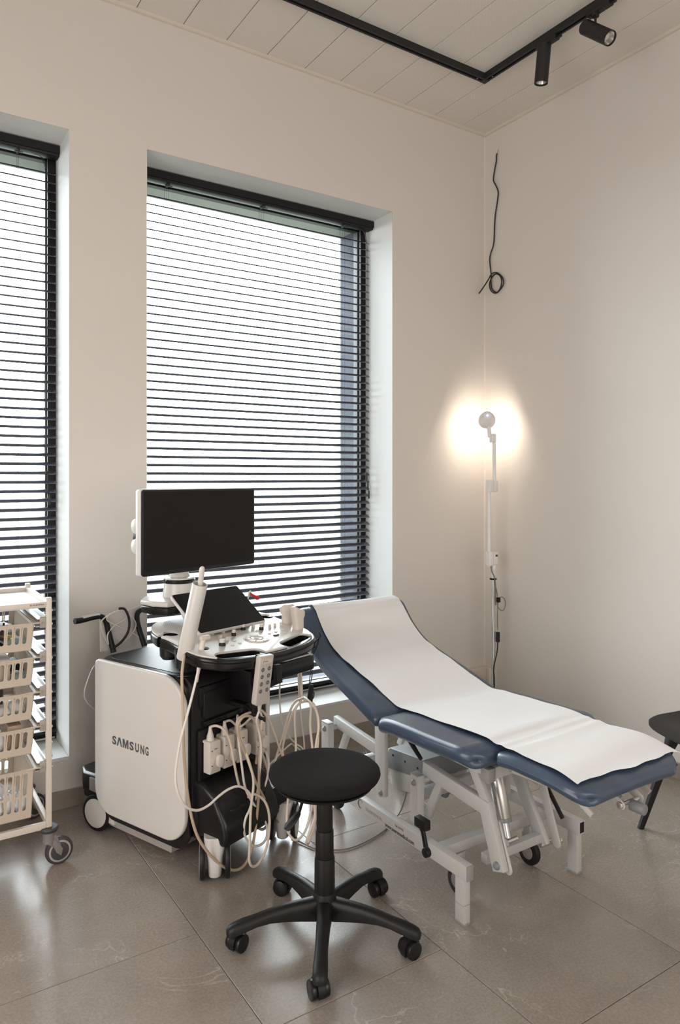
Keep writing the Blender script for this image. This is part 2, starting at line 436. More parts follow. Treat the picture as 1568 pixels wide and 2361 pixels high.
# ================================================================ BLINDS
def blind(x0, x1, label, cords, tilt_x, pullx):
    T = Thing('venetian_blind', label, 'blind', ((x0+x1)/2, .22, 2.985), group=None)
    h = MB(); h.prism(rrect(.186, .246, 2.938, 2.984, .006, 2), 'x', x0-.006, x1-.004); 
    h.prism([(.184, 2.948), (.184, 2.984), (.178, 2.984), (.178, 2.948)], 'x', x0-.006, x1-.002)
    hr = T.part('headrail', h, 'anthracite')
    for c in cords:
        b = MB(); b.box(c+.12, c+.145, .19, .24, 2.984, 2.988); T.part('bracket', b, 'anthracite', hr)
    # one curved slat, shared by all
    z1 = 1.382; zs = []
    z = z1
    while z < 2.90: zs.append(z); z += .0422
    z = z1-.0422
    while z > .315: zs.append(z); z -= .0422
    zs.sort()
    def slat_mesh():
        s = MB(); n = 6; ti = math.radians(21); up, dn = [], []
        for i in range(n+1):
            t = i/n-.5; a = t*.050; hgt = .0062*(1-4*t*t)
            y = a*math.cos(ti)-hgt*math.sin(ti)*1; zz = a*math.sin(ti)+hgt*math.cos(ti)
            up.append((y, zz+.00035)); dn.append((y, zz-.00035))
        s.prism(dn+up[::-1], 'x', -(x1-x0)/2+.009, (x1-x0)/2-.009)
        return s
    proto = T.part('slat', slat_mesh(), 'slat_metal', smooth=60)
    # the first slat's mesh is in local coordinates round the empty's own origin: rebuild offset-free
    me = proto.data; me.transform(T.R)       # undo the world-to-root transform
    for i, z in enumerate(zs):
        o = proto if i == 0 else proto.copy()
        if i: COL.objects.link(o)
        o.location = (0, .238-.22, z+.008-2.985); o.parent = T.o
    br = MB(); br.prism(rrect(.212, .264, .262, .278, .006, 3), 'x', x0+.006, x1-.009)
    T.part('bottom_rail', br, 'anthracite')
    st = MB(); st.box(x0+.006, x1-.009, .25, .258, .228, .236); 
    T.part('guide_strip', st, 'aluminium')
    for c in cords:
        l = MB()
        for dx, y, r in ((-.009, .212, .0006), (.009, .264, .0006), (0, .212, .0006), (0, .265, .0006), (.002, .238, .0005)):
            l.cyl((c+dx*0, y, .27), (c+dx*0, y, 2.94), r, 5)
        for z in zs: l.tube([(c, .212, z-.001), (c, .264, z+.013)], .0004, 4)
        T.part('ladder_cord', l, 'cord_black')
        k = MB(); k.box(c-.018, c+.018, .2, .206, 2.925, 2.928); k.box(c-.018, c+.018, .24, .246, 2.925, 2.928); k.box(c-.004, c+.004, .2, .246, 2.928, 2.938)
        T.part('cord_guide', k, 'cord_black')
    for dx, z0 in ((0, 1.44), (.008, 1.38), (.016, 1.33)):
        p = MB(); p.tube([(tilt_x-.05, .205, 2.935), (tilt_x+dx*.5, .2, 2.84), (tilt_x+dx, .200, 2.2), (tilt_x-.008+dx, .198, 1.7), (tilt_x+dx, .200, z0+.04)], .0009, 5, k=5)
        c_ = T.part('pull_cord', p, 'cord_black')
        t = MB(); t.lathe([(.002, .045), (.0045, .04), (.005, .0), (.004, -.004)], (tilt_x+dx, .196, z0), 8); T.part('cord_tassel', t, 'cord_black', c_)
    return T
blind(W1[0], W1[1], 'dark venetian blind with open slats on the window behind the black monitor', (-1.998, -1.459, -.925), -.778, 0)
blind(W2[0], W2[1], 'dark venetian blind with open slats on the window behind the basket trolley', (-3.24, -2.70, -3.8), -2.585, 0)

# ================================================================ TRACK AND SPOTS
T = Thing('ceiling_track', 'black L-shaped lighting track mounted under the panelled ceiling', 'light track', (-.485, -.492, H))
def track(a0, a1, along):
    m = MB(); poly = [(-.0175, 0), (.0175, 0), (.0175, -.034), (.007, -.034), (.007, -.024), (-.007, -.024), (-.007, -.034), (-.0175, -.034)]
    if along == 'x': m.prism([(-.492+p, H+q) for p, q in poly], 'x', a0, a1)
    else: m.prism([(-.485+p, H+q) for p, q in poly], 'y', a0, a1)
    return m
T.part('rail', track(-3.2, -.485-.0175, 'x'), 'black_metal'); T.part('rail', track(-3.3, -.492-.0175, 'y'), 'black_metal')
c = MB(); c.box(-.504, -.466, -.511, -.473, H-.035, H, bev=.001, seg=1); T.part('corner_connector', c, 'black_metal')
for p in ((-.54, -.492), (-.485, -.55)):
    s_ = MB(); s_.lathe([(.003, 0), (.003, .002)], (p[0], p[1], H-.036), 8); T.part('screw', s_, 'aluminium')
def spot(y, tilt_rot, label, lx=-.485):
    T = Thing('track_spotlight', label, 'spotlight', (lx, y, H-.034), group=None)
    a = MB(); a.box(lx-.017, lx+.017, y-.085, y+.04, H-.052, H-.030, bev=.002); a.lathe([(.017, 0), (.017, .012)], (lx, y, H-.064), 16)
    T.part('adaptor', a, 'black_metal')
    a = MB(); a.cyl((lx, y-.11, H-.05), (lx, y-.08, H-.05), .006, 8, bev=.002); T.part('latch', a, 'black_metal')
    st = MB(); st.cyl((lx, y, H-.06), (lx, y, H-.105), .0055, 10); T.part('stem', st, 'black_metal')
    body = MB(); body.m = Matrix.Translation((lx, y, H-.105)) @ tilt_rot
    r, L0, L1 = .033, -.135, .05
    body.rings([[(rr*math.cos(2*PI*i/32), rr*math.sin(2*PI*i/32), z) for i in range(32)] for rr, z in ((.001, L1), (r-.003, L1), (r, L1-.003), (r, L0), (r-.003, L0), (r-.004, L0+.03), (.024, L0+.035), (.001, L0+.035))], False, False)
    b = T.part('barrel', body, 'black_metal')
    rf = MB(); rf.m = body.m; rf.rings([[(rr*math.cos(2*PI*i/24), rr*math.sin(2*PI*i/24), z) for i in range(24)] for rr, z in ((r-.0045, L0+.008), (.018, L0+.03), (.002, L0+.034))], False, False)
    T.part('reflector', rf, 'silver', b)
    return T
spot(-.897, Matrix.Translation((0, 0, .015)) @ Matrix.Rotation(math.radians(7), 4, 'X'), 'black cylindrical track spotlight pointing straight down')
spot(-1.199, Matrix.Translation((0, .022, -.008)) @ Matrix.Rotation(math.radians(-48), 4, 'X'), 'black cylindrical track spotlight tilted with its lens showing')

# ================================================================ WALL CABLE
T = Thing('hanging_cable', 'thin black cable hanging from the right wall, coiled at its lower end', 'cable', (-.006, -.12, 3.47))
pts = [(-.012, -.12, 3.461), (-.012, -.114, 3.447), (-.012, -.112, 3.413), (-.014, -.1, 3.363), (-.014, -.09, 3.307), (-.012, -.105, 3.272), (-.012, -.125, 3.232), (-.012, -.128, 3.201), (-.012, -.116, 3.138), (-.012, -.104, 3.087), (-.012, -.098, 3.025), (-.012, -.094, 2.942), (-.012, -.085, 2.894), (-.014, -.067, 2.856), (-.016, -.06, 2.815), (-.016, -.067, 2.758), (-.018, -.075, 2.714), (-.020, -.075, 2.675), (-.022, -.087, 2.626), (-.024, -.128, 2.596), (-.026, -.162, 2.618), (-.026, -.171, 2.662), (-.024, -.151, 2.696), (-.02, -.116, 2.714), (-.016, -.082, 2.704), (-.014, -.058, 2.671), (-.014, -.066, 2.627), (-.016, -.105, 2.597), (-.018, -.145, 2.605), (-.02, -.179, 2.635), (-.022, -.176, 2.673), (-.026, -.145, 2.708), (-.03, -.114, 2.721), (-.032, -.085, 2.712), (-.034, -.068, 2.690), (-.060, -.050, 2.640), (-.085, -.035, 2.600)]
m = MB(); m.tube(pts, .0040, 8, k=5); T.part('cord', m, 'cord_black')
m = MB(); m.tube([(-.002, -.121, 3.486), (-.01, -.120, 3.47), (-.012, -.12, 3.455)], .0012, 6, k=3); T.part('wire_end', m, 'cable_grey', label='bare wire end')

# ================================================================ EXAMINATION COUCH
CX = -1.37
T = Thing('examination_couch', 'navy padded examination couch on a beige metal lifting frame', 'examination couch', (CX, -1.25, 0))
def loaf(mb, top, t, hw, e=.024, xc=CX, nk=5):
    """padded section: top curve (y,z) from head to foot, thickness t, half width hw(y)"""
    P = cat([(y, z, 0) for y, z in top], nk); up, dn = [], []
    n = len(P)
    for i in range(n):
        d = (P[min(n-1, i+1)]-P[max(0, i-1)]).normalized(); nn = Vector((-d.y, d.x, 0))
        if nn.y > 0: nn = -nn
        s = i/(n-1); L = sum((P[k+1]-P[k]).length for k in range(n-1))
        up.append(P[i]); dn.append(P[i]+nn*t)
    poly = [(p.x, p.y) for p in up]
    # rounded noses at both ends
    def nose(a, b):
        c = (a+b)/2; r = (a-b).length/2; d0 = (a-c); out = []
        ax = Vector((d0.y, -d0.x, 0)) if (a.x < P[n//2].x) else Vector((-d0.y, d0.x, 0))
        if (ax.x > 0) != (a.x > P[n//2].x): ax = -ax
        for q in range(1, 8):
            an = PI*q/8; v = c+d0*math.cos(an)+ax*math.sin(an)*1.0; out.append((v.x, v.y))
        return out
    poly += nose(up[-1], dn[-1])+[(p.x, p.y) for p in dn[::-1]]+nose(up[0], dn[0])[::-1]
    ar = sum(poly[i][0]*poly[(i+1) % len(poly)][1]-poly[(i+1) % len(poly)][0]*poly[i][1] for i in range(len(poly)))
    if ar < 0: poly = poly[::-1]
    rs = []; K = 5
    seq = [(e*(1-math.cos(PI/2*q/K)), e*(1-math.sin(PI/2*q/K))*.96) for q in range(K+1)]
    for sgn in (-1, 1):
        for dx, ins in (seq if sgn < 0 else seq[::-1]):
            pp = offs(poly, ins)
            rs.append([(xc+sgn*(hw(poly[i][0])-dx), pp[i][0], pp[i][1]) for i in range(len(poly))])
    # a few inner rings so the top can crown slightly
    A, B = rs[K], rs[K+1]; mids = []
    for q in range(1, 6):
        f = q/6; cr = .004*math.sin(PI*f)
        mids.append([(a[0]+(b[0]-a[0])*f, a[1], a[2]+cr) for a, b in zip(A, B)])
    rs = rs[:K+1]+mids+rs[K+1:]
    mb.rings(rs); return mb
def corner(y, y0, y1, r0, r1, w0, w1):      # half width with rounded plan corners at both ends
    f = (y-y0)/(y1-y0); w = w0+(w1-w0)*max(0, min(1, f))
    for d, r in ((abs(y-y0), r0), (abs(y-y1), r1)):
        if r and d < r: w -= r-math.sqrt(max(0, r*r-(r-d)**2))
    return w
back_top = [(-.475, .842), (-.50, .862), (-.54, .848), (-.58, .802), (-.626, .753), (-.70, .702), (-.79, .668), (-.955, .622), (-1.06, .592), (-1.135, .568)]
m = loaf(MB(), back_top, .052, lambda y: corner(y, -.45, -1.17, .10, .02, .295, .325), nk=4)
back = T.part('back_cushion', m, 'navy_vinyl')
seat_top = [(-1.175, .566), (-1.25, .576), (-1.35, .580), (-1.45, .583), (-1.54, .587), (-1.60, .590), (-1.645, .582)]
m = loaf(MB(), seat_top, .055, lambda y: corner(y, -1.145, -1.675, .05, .085, .335, .330), e=.027, nk=5)
T.part('seat_cushion', m, 'navy_vinyl')
foot_top = [(-1.685, .582), (-1.74, .586), (-1.80, .583), (-1.86, .580), (-1.91, .574), (-1.96, .564), (-1.99, .555)]
m = loaf(MB(), foot_top, .044, lambda y: corner(y, -1.66, -2.010, .04, .080, .278, .246), e=.022, xc=CX+.030, nk=5)
T.part('foot_cushion', m, 'navy_vinyl')
CP = 'couch_paint'
def yz(name, poly, x0, x1, matl=CP, bev=.003, parent=None, label=None):
    m = MB(); m.prism(poly, 'x', x0, x1, bev=bev); return T.part(name, m, matl, parent, label)
def capsule(a, b, r):       # polygon round two points in yz
    a, b = Vector(a), Vector(b); d = (b-a).normalized(); n = Vector((-d.y, d.x)); out = []
    for c, s, k in ((b, 1, 0), (a, -1, 0)):
        for q in range(9):
            an = -PI/2+PI*q/8; v = c+(d*s*math.cos(an)+n*s*math.sin(an))*r; out.append((v.x, v.y))
    return out
def strip(pts, wd):         # polygon of a bent bar of width wd along (y,z) points
    P = [Vector(p) for p in pts]; l, r = [], []
    for i, p in enumerate(P):
        if i == 0: d = (P[1]-p).normalized(); k = 1
        elif i == len(P)-1: d = (p-P[i-1]).normalized(); k = 1
        else:
            d1, d2 = (p-P[i-1]).normalized(), (P[i+1]-p).normalized(); d = (d1+d2).normalized(); k = 1/max(.4, d.dot(d1))
        n = Vector((-d.y, d.x))*wd/2*k; l.append((p+n)[:]); r.append((p-n)[:])
    return l+r[::-1]
# base rails with legs at the foot end
for x0, x1, name in ((-1.66, -1.63, 'l'), (-1.105, -1.075, 'r')):
    m = MB(); m.box(x0, x1, -1.600, -.60, .150, .200, bev=.003); r = T.part('base_rail', m, CP)
    if name == 'l':
        m = MB(); m.box(x0+.001, x1-.001, -1.603, -1.600, .151, .199, bev=.001); T.part('end_cap', m, 'couch_cap', r)
    else:
        m = MB(); m.box(x0+.004, x1-.004, -1.6008, -1.5995, .156, .194); T.part('tube_opening', m, 'black_plastic', r)
    for y0, y1 in ((-1.588, -1.546), (-.66, -.618)):
        m = MB(); m.box(x0+.001, x1-.001, y0, y1, .006, .151, bev=.002); lg = T.part('leg', m, CP)
        m = MB(); m.box(x0, x1, y0-.001, y1+.001, 0, .008, bev=.001); T.part('foot_pad', m, 'couch_cap', lg)
for y, z in ((-1.43, .175), (-.70, .175)):
    m = MB(); m.box(-1.632, -1.103, y-.02, y+.02, z-.024, z+.012, bev=.003); T.part('cross_tube', m, CP)
m = MB(); m.box(-1.53, -1.25, -1.235, -1.205, .245, .285, bev=.003); T.part('cross_tube', m, CP)
m = MB(); m.box(-1.53, -1.21, -.86, -.83, .245, .285, bev=.003); T.part('cross_tube', m, CP)
# four uprights with pivots, parallel arms
for x0, x1, s in ((-1.61, -1.58, 1), (-1.165, -1.135, -1)):
    for y0, y1, zt in ((-1.295, -1.253, .372), (-.69, -.635, .388)):
        m = MB(); m.box(x0, x1, y0, y1, .198, zt, bev=.002); p = T.part('upright', m, CP)
        m = MB(); m.box(x0-.0005, x1+.0005, y0-.0005, y1+.0005, zt-.002, zt+.002, bev=.001); T.part('end_cap', m, 'couch_cap', p)
        yc = (y0+y1)/2; xo = x0 if s > 0 else x1
        m = MB(); m.lathe([(.001, .012), (.007, .010), (.011, .005), (.012, 0)], (xo, yc, zt-.027), 14, Matrix.Rotation(-s*PI/2, 4, 'Y')); T.part('pivot_cap', m, 'grey_plastic', p)
        m = MB(); xi = x1 if s > 0 else x0; m.cyl((xi, yc, zt-.027), (xi+s*.035, yc, zt-.027), .012, 16); T.part('pivot_boss', m, CP, p)
ARM = [(-1.262, .376), (-1.565, .350), (-1.585, .335), (-1.636, .165)]
yz('lifting_arm', strip([(-1.255, .378), (-1.572, .352), (-1.636, .168)], .050), -1.555, -1.528)
yz('lifting_arm', strip([(-1.255, .378), (-1.50, .345)], .046), -1.215, -1.19)
yz('lifting_link', capsule((-1.60, .30), (-1.650, .172), .016), -1.525, -1.516)
yz('lifting_arm', strip([(-.645, .380), (-.985, .352)], .044), -1.555, -1.528)
yz('lifting_arm', strip([(-.645, .380), (-.985, .352)], .044), -1.215, -1.19)
for y, z in ((-1.335, .345), (-.73, .345)):
    yz('brace', strip([(y-.012, z+.015), (y+.062, .212)], .030), -1.552, -1.531)
    yz('brace', strip([(y-.012, z+.015), (y+.062, .212)], .030), -1.212, -1.193)
m = MB(); m.lathe([(.001, .013), (.008, .011), (.0125, .005), (.0135, 0)], (-1.555, -1.632, .188), 14, Matrix.Rotation(-PI/2, 4, 'Y')); T.part('pivot_cap', m, 'grey_plastic')
# curved lever and flat link on the right
yz('curved_lever', strip([(-1.395, .395), (-1.445, .345), (-1.487, .27), (-1.53, .20), (-1.562, .142)], .048)[:], -1.262, -1.24)
yz('flat_link', capsule((-1.528, .335), (-1.592, .150), .017), -1.222, -1.212)
for y, z, xa, xb in ((-1.562, .143, -1.268, -1.205), (-1.600, .160, -1.212, -1.200)):
    m = MB(); m.cyl((xa, y, z), (xb, y, z), .0085, 12, bev=.002); T.part('bolt', m, 'silver')
m = MB(); m.box(-1.53, -1.25, -1.562, -1.532, .150, .182, bev=.003); T.part('lower_tie_tube', m, CP)
# struts up to the seat frame
yz('strut', strip([(-1.505, .47), (-1.575, .365)], .036), -1.55, -1.53)
yz('strut', strip([(-1.505, .47), (-1.46, .36)], .036), -1.25, -1.23)
yz('support_post', [(-.967, .47), (-1.034, .47), (-1.034, .19), (-1.000, .178), (-.975, .19)], -1.565, -1.545)
yz('support_post', [(-.967, .47), (-1.034, .47), (-1.034, .19), (-1.000, .178), (-.975, .19)], -1.195, -1.175)
m = MB(); m.lathe([(.001, .010), (.006, .009), (.010, .004), (.011, 0)], (-1.565, -1.012, .20), 12, Matrix.Rotation(-PI/2, 4, 'Y')); T.part('pivot_cap', m, 'grey_plastic')
# seat frame
for x0, x1 in ((-1.60, -1.57), (-1.17, -1.14)):
    m = MB(); m.box(x0, x1, -1.615, -.97, .485, .518, bev=.003); T.part('seat_frame_rail', m, CP)
m = MB(); m.box(-1.602, -1.568, -1.640, -1.605, .468, .512, bev=.003); T.part('frame_end_cap', m, 'couch_cap')
m = MB(); m.box(-1.57, -1.17, -1.638, -1.606, .474, .512, bev=.003); fc = T.part('seat_frame_crossbar', m, CP)
m = MB(); m.cyl((-1.50, -1.645, .492), (-1.50, -1.636, .492), .008, 10, bev=.002); T.part('bolt', m, 'silver', fc)
m = MB(); m.box(-1.57, -1.17, -1.20, -1.17, .485, .515, bev=.003); T.part('seat_frame_crossbar', m, CP)
m = MB(); m.box(-1.57, -1.17, -1.02, -.99, .485, .515, bev=.003); T.part('seat_frame_crossbar', m, CP)
for x0 in (-1.52, -1.24):
    yz('back_frame_rail', [(-.98, .535), (-.60, .652), (-.60, .675), (-.98, .562)], x0, x0+.03)
    yz('foot_frame_rail', [(-1.63, .505), (-1.90, .512), (-1.96, .470), (-1.95, .455), (-1.88, .492), (-1.63, .48)], x0+.02, x0+.03)
yz('side_bracket', [(-1.68, .53), (-1.78, .53), (-1.77, .505), (-1.70, .505)], -1.215, -1.20)
# foot-end roller between two tapered cheeks
for x in (-1.405, -1.315):
    yz('roller_cheek', capsule((-1.925, .512), (-1.985, .482), .014), x, x+.005)
m = MB(); m.cyl((-1.398, -1.985, .482), (-1.318, -1.985, .482), .006, 10); T.part('roller_axle', m, 'silver')
m = MB(); m.cyl((-1.36, -1.99, .475), (-1.36, -2.035, .475), .0165, 20, bev=.002); T.part('roller', m, 'grey_plastic')
m = MB(); m.cyl((-1.412, -1.985, .482), (-1.405, -1.985, .482), .011, 8, bev=.002); T.part('bolt', m, 'silver')
m = MB(); m.cyl((-1.31, -1.985, .482), (-1.303, -1.985, .482), .009, 8, bev=.002); T.part('bolt', m, 'silver')
m = MB(); m.cyl((-1.37, -1.70, .50), (-1.36, -1.96, .478), .011, 12); T.part('foot_strut', m, CP)
# actuator
m = MB(); m.box(-1.425, -1.335, -1.490, -1.400, .425, .462, bev=.004); T.part('actuator_bracket', m, 'couch_cap')
a = Vector((-1.385, -1.448, .43)); b = Vector((-1.395, -1.510, .245)); c = Vector((-1.40, -1.537, .168))
m = MB(); m.cyl(a, b, .027, 24, bev=.003); ac = T.part('actuator', m, 'silver')
m = MB(); m.cyl(b, c, .014, 16); T.part('actuator_rod', m, 'aluminium', ac)
m = MB(); m.cyl(b+(a-b)*.04, b-(a-b)*.03, .0285, 24, bev=.002); T.part('actuator_collar', m, 'couch_cap', ac)
m = MB(); m.box(-1.425, -1.419, -1.556, -1.52, .165, .200, bev=.002); m2 = T.part('clevis', m, CP)
m = MB(); m.cyl((-1.43, -1.54, .188), (-1.365, -1.54, .188), .009, 8); T.part('bolt', m, 'silver', m2)
# grey motor box with pale lower shell
m = MB(); m.prism([(-.90, .30), (-.915, .325), (-1.135, .345), (-1.155, .30), (-1.15, .268), (-.905, .235)], 'x', -1.45, -1.22, bev=.006); mb_ = T.part('motor_box', m, 'grey_plastic')
m = MB(); m.prism([(-.91, .238), (-1.148, .270), (-1.135, .232), (-1.09, .190), (-.94, .160), (-.915, .185)], 'x', -1.445, -1.225, bev=.006); T.part('motor_housing', m, 'couch_paint')
m = MB()
for y in (-.94, -1.02, -1.10): m.box(-1.4515, -1.449, y-.004, y+.004, .298, .306)
T.part('screw_set', m, 'black_plastic', mb_, kind='stuff')
# back rest levers, gas springs, coiled lead
m = MB(); m.tube([(-1.575, -1.20, .478), (-1.585, -1.235, .462), (-1.59, -1.29, .430)], [.011, .009, .007], 10, k=4); lv = T.part('release_lever', m, 'black_plastic')
m = MB(); m.ball((-1.578, -1.20, .480), .009, 12, 8); T.part('lever_knob', m, 'cart_white', lv)
for x in (-1.47, -1.42, -1.37):
    hx = MB(); n = 70
    hx.tube([(x+.008*math.cos(i*.9), -1.26-.19*i/n, .455-.05*i/n+.008*math.sin(i*.9)) for i in range(n)], .0022, 5); T.part('spring', hx, 'caster_grey')
m = MB(); m.cyl((-1.50, -.62, .60), (-1.50, -.98, .42), .009, 12); T.part('gas_strut', m, 'silver')
m = MB(); m.cyl((-1.495, -.80, .28), (-1.545, -.93, .21), .006, 10); T.part('damper', m, 'chrome')
m = MB(); m.ball((-1.50, -.905, .262), .016, 12, 8); T.part('damper_joint', m, 'silver')
m = MB(); m.prism(strip([(-1.50, .36), (-1.60, .235)], .014), 'x', -1.20, -1.19, bev=.002); T.part('black_stay', m, 'black_plastic')
# castors on a tie bar
def castor(x, y, r=.048):
    m = MB(); m.box(x-.018, x+.018, y-.016, y+.016, .115, .150, bev=.002); f = T.part('castor_fork', m, 'aluminium')
    for s in (-1, 1):
        q = MB(); q.prism([(y-.015, .12), (y+.02, .12), (y+.012, .045), (y-.004, .045)], 'x', x+s*.016-.0015, x+s*.016+.0015); T.part('fork_cheek', q, 'silver', f)
    q = MB(); q.cyl((x-.012, y, r), (x+.012, y, r), r, 28, bev=.006); T.part('castor_wheel', q, 'black_plastic', f)
    q = MB(); q.cyl((x-.0135, y, r), (x+.0135, y, r), r*.55, 20, bev=.002); T.part('wheel_hub', q, 'caster_grey', f)
castor(-1.19, -1.44); castor(-1.545, -1.44); castor(-1.19, -.66); castor(-1.545, -.66)
for i in range(3):
    m = MB(); m.cyl((-1.40+.045*i, -1.18, .232), (-1.40+.045*i, -1.215, .232), .019, 18, bev=.005); T.part('motor_foot', m, 'grey_plastic')
# foot pedal lever on the near rail
m = MB(); m.prism(strip([(-1.375, .256), (-1.395, .225), (-1.412, .165)], .017), 'x', -1.672, -1.661, bev=.003); pd = T.part('brake_lever', m, 'black_plastic')
m = MB(); m.box(-1.682, -1.655, -1.420, -1.362, .243, .277, bev=.004); T.part('pedal', m, 'black_plastic', pd)
m = MB(); m.cyl((-1.678, -1.413, .168), (-1.658, -1.413, .168), .016, 20, bev=.003); T.part('pivot_disc', m, 'black_plastic', pd)
# scuffed band on the front leg, print on the rail
def yzm(y, z, x, rot=0):    # text on a plane facing -x: text +x runs to -y
    return Matrix.Translation((x, y, z)) @ Matrix(((0, 0, -1, 0), (-1, 0, 0, 0), (0, 1, 0, 0), (0, 0, 0, 1))) @ Matrix.Rotation(rot, 4, 'Z')
T.part('rail_print', text_fit('www.seersmedical.com', .170, .0145, yzm(-1.165, .156, -1.6603), bold=.0004), 'print_grey', smooth=0, kind='stuff')
T.part('rail_print', text_fit('SEERSMEDICAL', .108, .0115, yzm(-1.040, .166, -1.6603)), 'couch_cap', smooth=0, kind='stuff')
T.part('rail_print', text_fit('Tel: 01795', .050, .0075, yzm(-1.225, .180, -1.6603)), 'print_grey', smooth=0, kind='stuff')
m = MB(); m.tube([(-1.661, -1.008-.016*math.cos(a), .178+.016*math.sin(a)) for a in [PI*.2+i*PI*1.35/14 for i in range(15)]], [.0006, .0012, .002, .0026, .0026, .002, .001], 6); T.part('rail_emblem', m, 'print_grey')
m = MB(); m.box(-1.6594, -1.6584, -1.587, -1.547, .064, .0655); m.box(-1.659, -1.630, -1.5886, -1.5878, .066, .0675); T.part('leg_scuff', m, 'skirting_stone', kind='stuff')

# ---- paper strip over the couch
ptop = [(-.452, .79), (-.455, .82), (-.468, .853), (-.50, .871), (-.54, .857), (-.58, .812), (-.626, .762), (-.70, .711), (-.79, .676), (-.955, .631), (-1.06, .600), (-1.146, .577), (-1.25, .585), (-1.42, .592), (-1.54, .599), (-1.60, .602), (-1.66, .596), (-1.72, .5955), (-1.80, .593), (-1.88, .589), (-1.962, .572)]
Pp = cat([(0, y, z) for y, z in ptop], 10)
m = MB(); nx = 24; rows = []
for i, p in enumerate(Pp):
    s = i/(len(Pp)-1); r = []
    nrm = Vector((0, 0, 1))
    if i < len(Pp)-1:
        d = (Pp[i+1]-p).normalized(); nrm = Vector((0, d.z, -d.y)); nrm = nrm if nrm.z > 0 or nrm.y > 0 else -nrm
    xl = -1.588+.016*s+.003*math.sin(s*14); xr = -1.118+.020*math.sin(PI*min(1, s*1.3))
    if s > .86: xr += (s-.86)*.35
    for j in range(nx+1):
        t = j/nx; x = xl+(xr-xl)*t
        wv = .0016*math.sin(s*95+t*3+math.sin(s*31)*2)*(.35+.65*abs(math.sin(s*9+.7)))+.0012*math.sin(s*47-t*5)+.0015*math.sin(s*20+t*2.2)
        e = -.010*max(0, (x-(-1.10))/.03)**1.2 if x > -1.10 else 0
        dz = max(-.001, wv+.0012)
        # ragged free end at the foot
        y = p.y
        if i == len(Pp)-1: y += .006*math.sin(t*9)+.004*math.sin(t*23)-.012*t
        r.append((x, y+nrm.y*dz, p.z+nrm.z*dz+e))
    rows.append(r)
bmr = [[m.v(q) for q in r] for r in rows]; low = [[m.v((q[0], q[1], q[2]-.0007)) for q in r] for r in rows]
for i in range(len(rows)-1):
    for j in range(nx):
        m._f([bmr[i][j], bmr[i][j+1], bmr[i+1][j+1], bmr[i+1][j]]); m._f([low[i][j+1], low[i][j], low[i+1][j], low[i+1][j+1]])
for i in range(len(rows)-1):
    m._f([bmr[i][0], bmr[i+1][0], low[i+1][0], low[i][0]]); m._f([bmr[i][nx], low[i][nx], low[i+1][nx], bmr[i+1][nx]])
for j in range(nx):
    m._f([bmr[0][j], low[0][j], low[0][j+1], bmr[0][j+1]]); m._f([bmr[-1][j], bmr[-1][j+1], low[-1][j+1], low[-1][j]])
single('couch_paper', 'white paper strip laid along the navy examination couch', 'paper sheet', m, 'paper', smooth=60)

# ================================================================ STOOL
SX, SY = -2.055, -1.374
T = Thing('rolling_stool', 'round black fabric stool on a five-star castor base', 'stool', (SX, SY, 0))
m = MB(); m.lathe([(.001, .488), (.14, .488), (.162, .491), (.173, .498), (.1775, .508), (.1755, .518), (.166, .526), (.146, .531), (.11, .534), (.06, .535), (.001, .535)], (SX, SY, .006), 64)
T.part('seat', m, 'stool_fabric')
m = MB(); m.lathe([(.001, .470), (.12, .472), (.152, .480), (.158, .489)], (SX, SY, 0), 48); T.part('seat_shell', m, 'black_plastic')
for n_, r, z0, z1 in (('column', .0262, .33, .478), ('column', .0295, .245, .335), ('column', .0330, .12, .250)):
    m = MB(); m.cyl((SX, SY, z0), (SX, SY, z1), r, 28, r2=r-.0008, bev=.0015); T.part(n_, m, 'black_plastic')
m = MB(); m.lathe([(.001, .062), (.034, .062), (.038, .075), (.040, .10), (.038, .118), (.035, .135), (.033, .14), (.001, .14)], (SX, SY, 0), 32); T.part('base_hub', m, 'black_plastic')
m = MB(); m.tube([(SX-.03, SY+.03, .474), (SX-.07, SY+.015, .440), (SX-.105, SY-.012, .405)], [.006, .005, .005], 8, k=5)
lv = T.part('height_lever', m, 'black_plastic')
a = Vector((SX-.097, SY-.006, .415)); b = Vector((SX-.147, SY-.012, .378))
m = MB(); m.tube([a, a+(b-a)*.15, a+(b-a)*.45, a+(b-a)*.8, b], [.009, .013, .016, .016, .010], 12, flat=.5); T.part('paddle', m, 'black_plastic', lv)
def tri(mb, ang):
    """one tapering arched leg of the star base"""
    d = Vector((math.cos(ang), math.sin(ang))); n = Vector((-d.y, d.x)); rs = []
    prof = [(.015, .124, .060, .024), (.04, .124, .062, .023), (.08, .122, .068, .021), (.13, .118, .075, .020), (.18, .110, .078, .019), (.22, .101, .074, .019), (.262, .094, .064, .021), (.290, .086, .056, .021), (.304, .080, .055, .018), (.311, .072, .056, .010)]
    for s, zt, zb, hw in prof:
        P = lambda o, z: (SX+d.x*s+n.x*o, SY+d.y*s+n.y*o, z)
        rs.append([P(-hw, zb), P(-hw*1.02, (zt+zb)/2), P(-hw*.86, zt-.006), P(-hw*.5, zt-.0005), P(0, zt+.0008), P(hw*.5, zt-.0005), P(hw*.86, zt-.006), P(hw*1.02, (zt+zb)/2), P(hw, zb), P(0, zb+.001)])
    mb.rings(rs); return mb
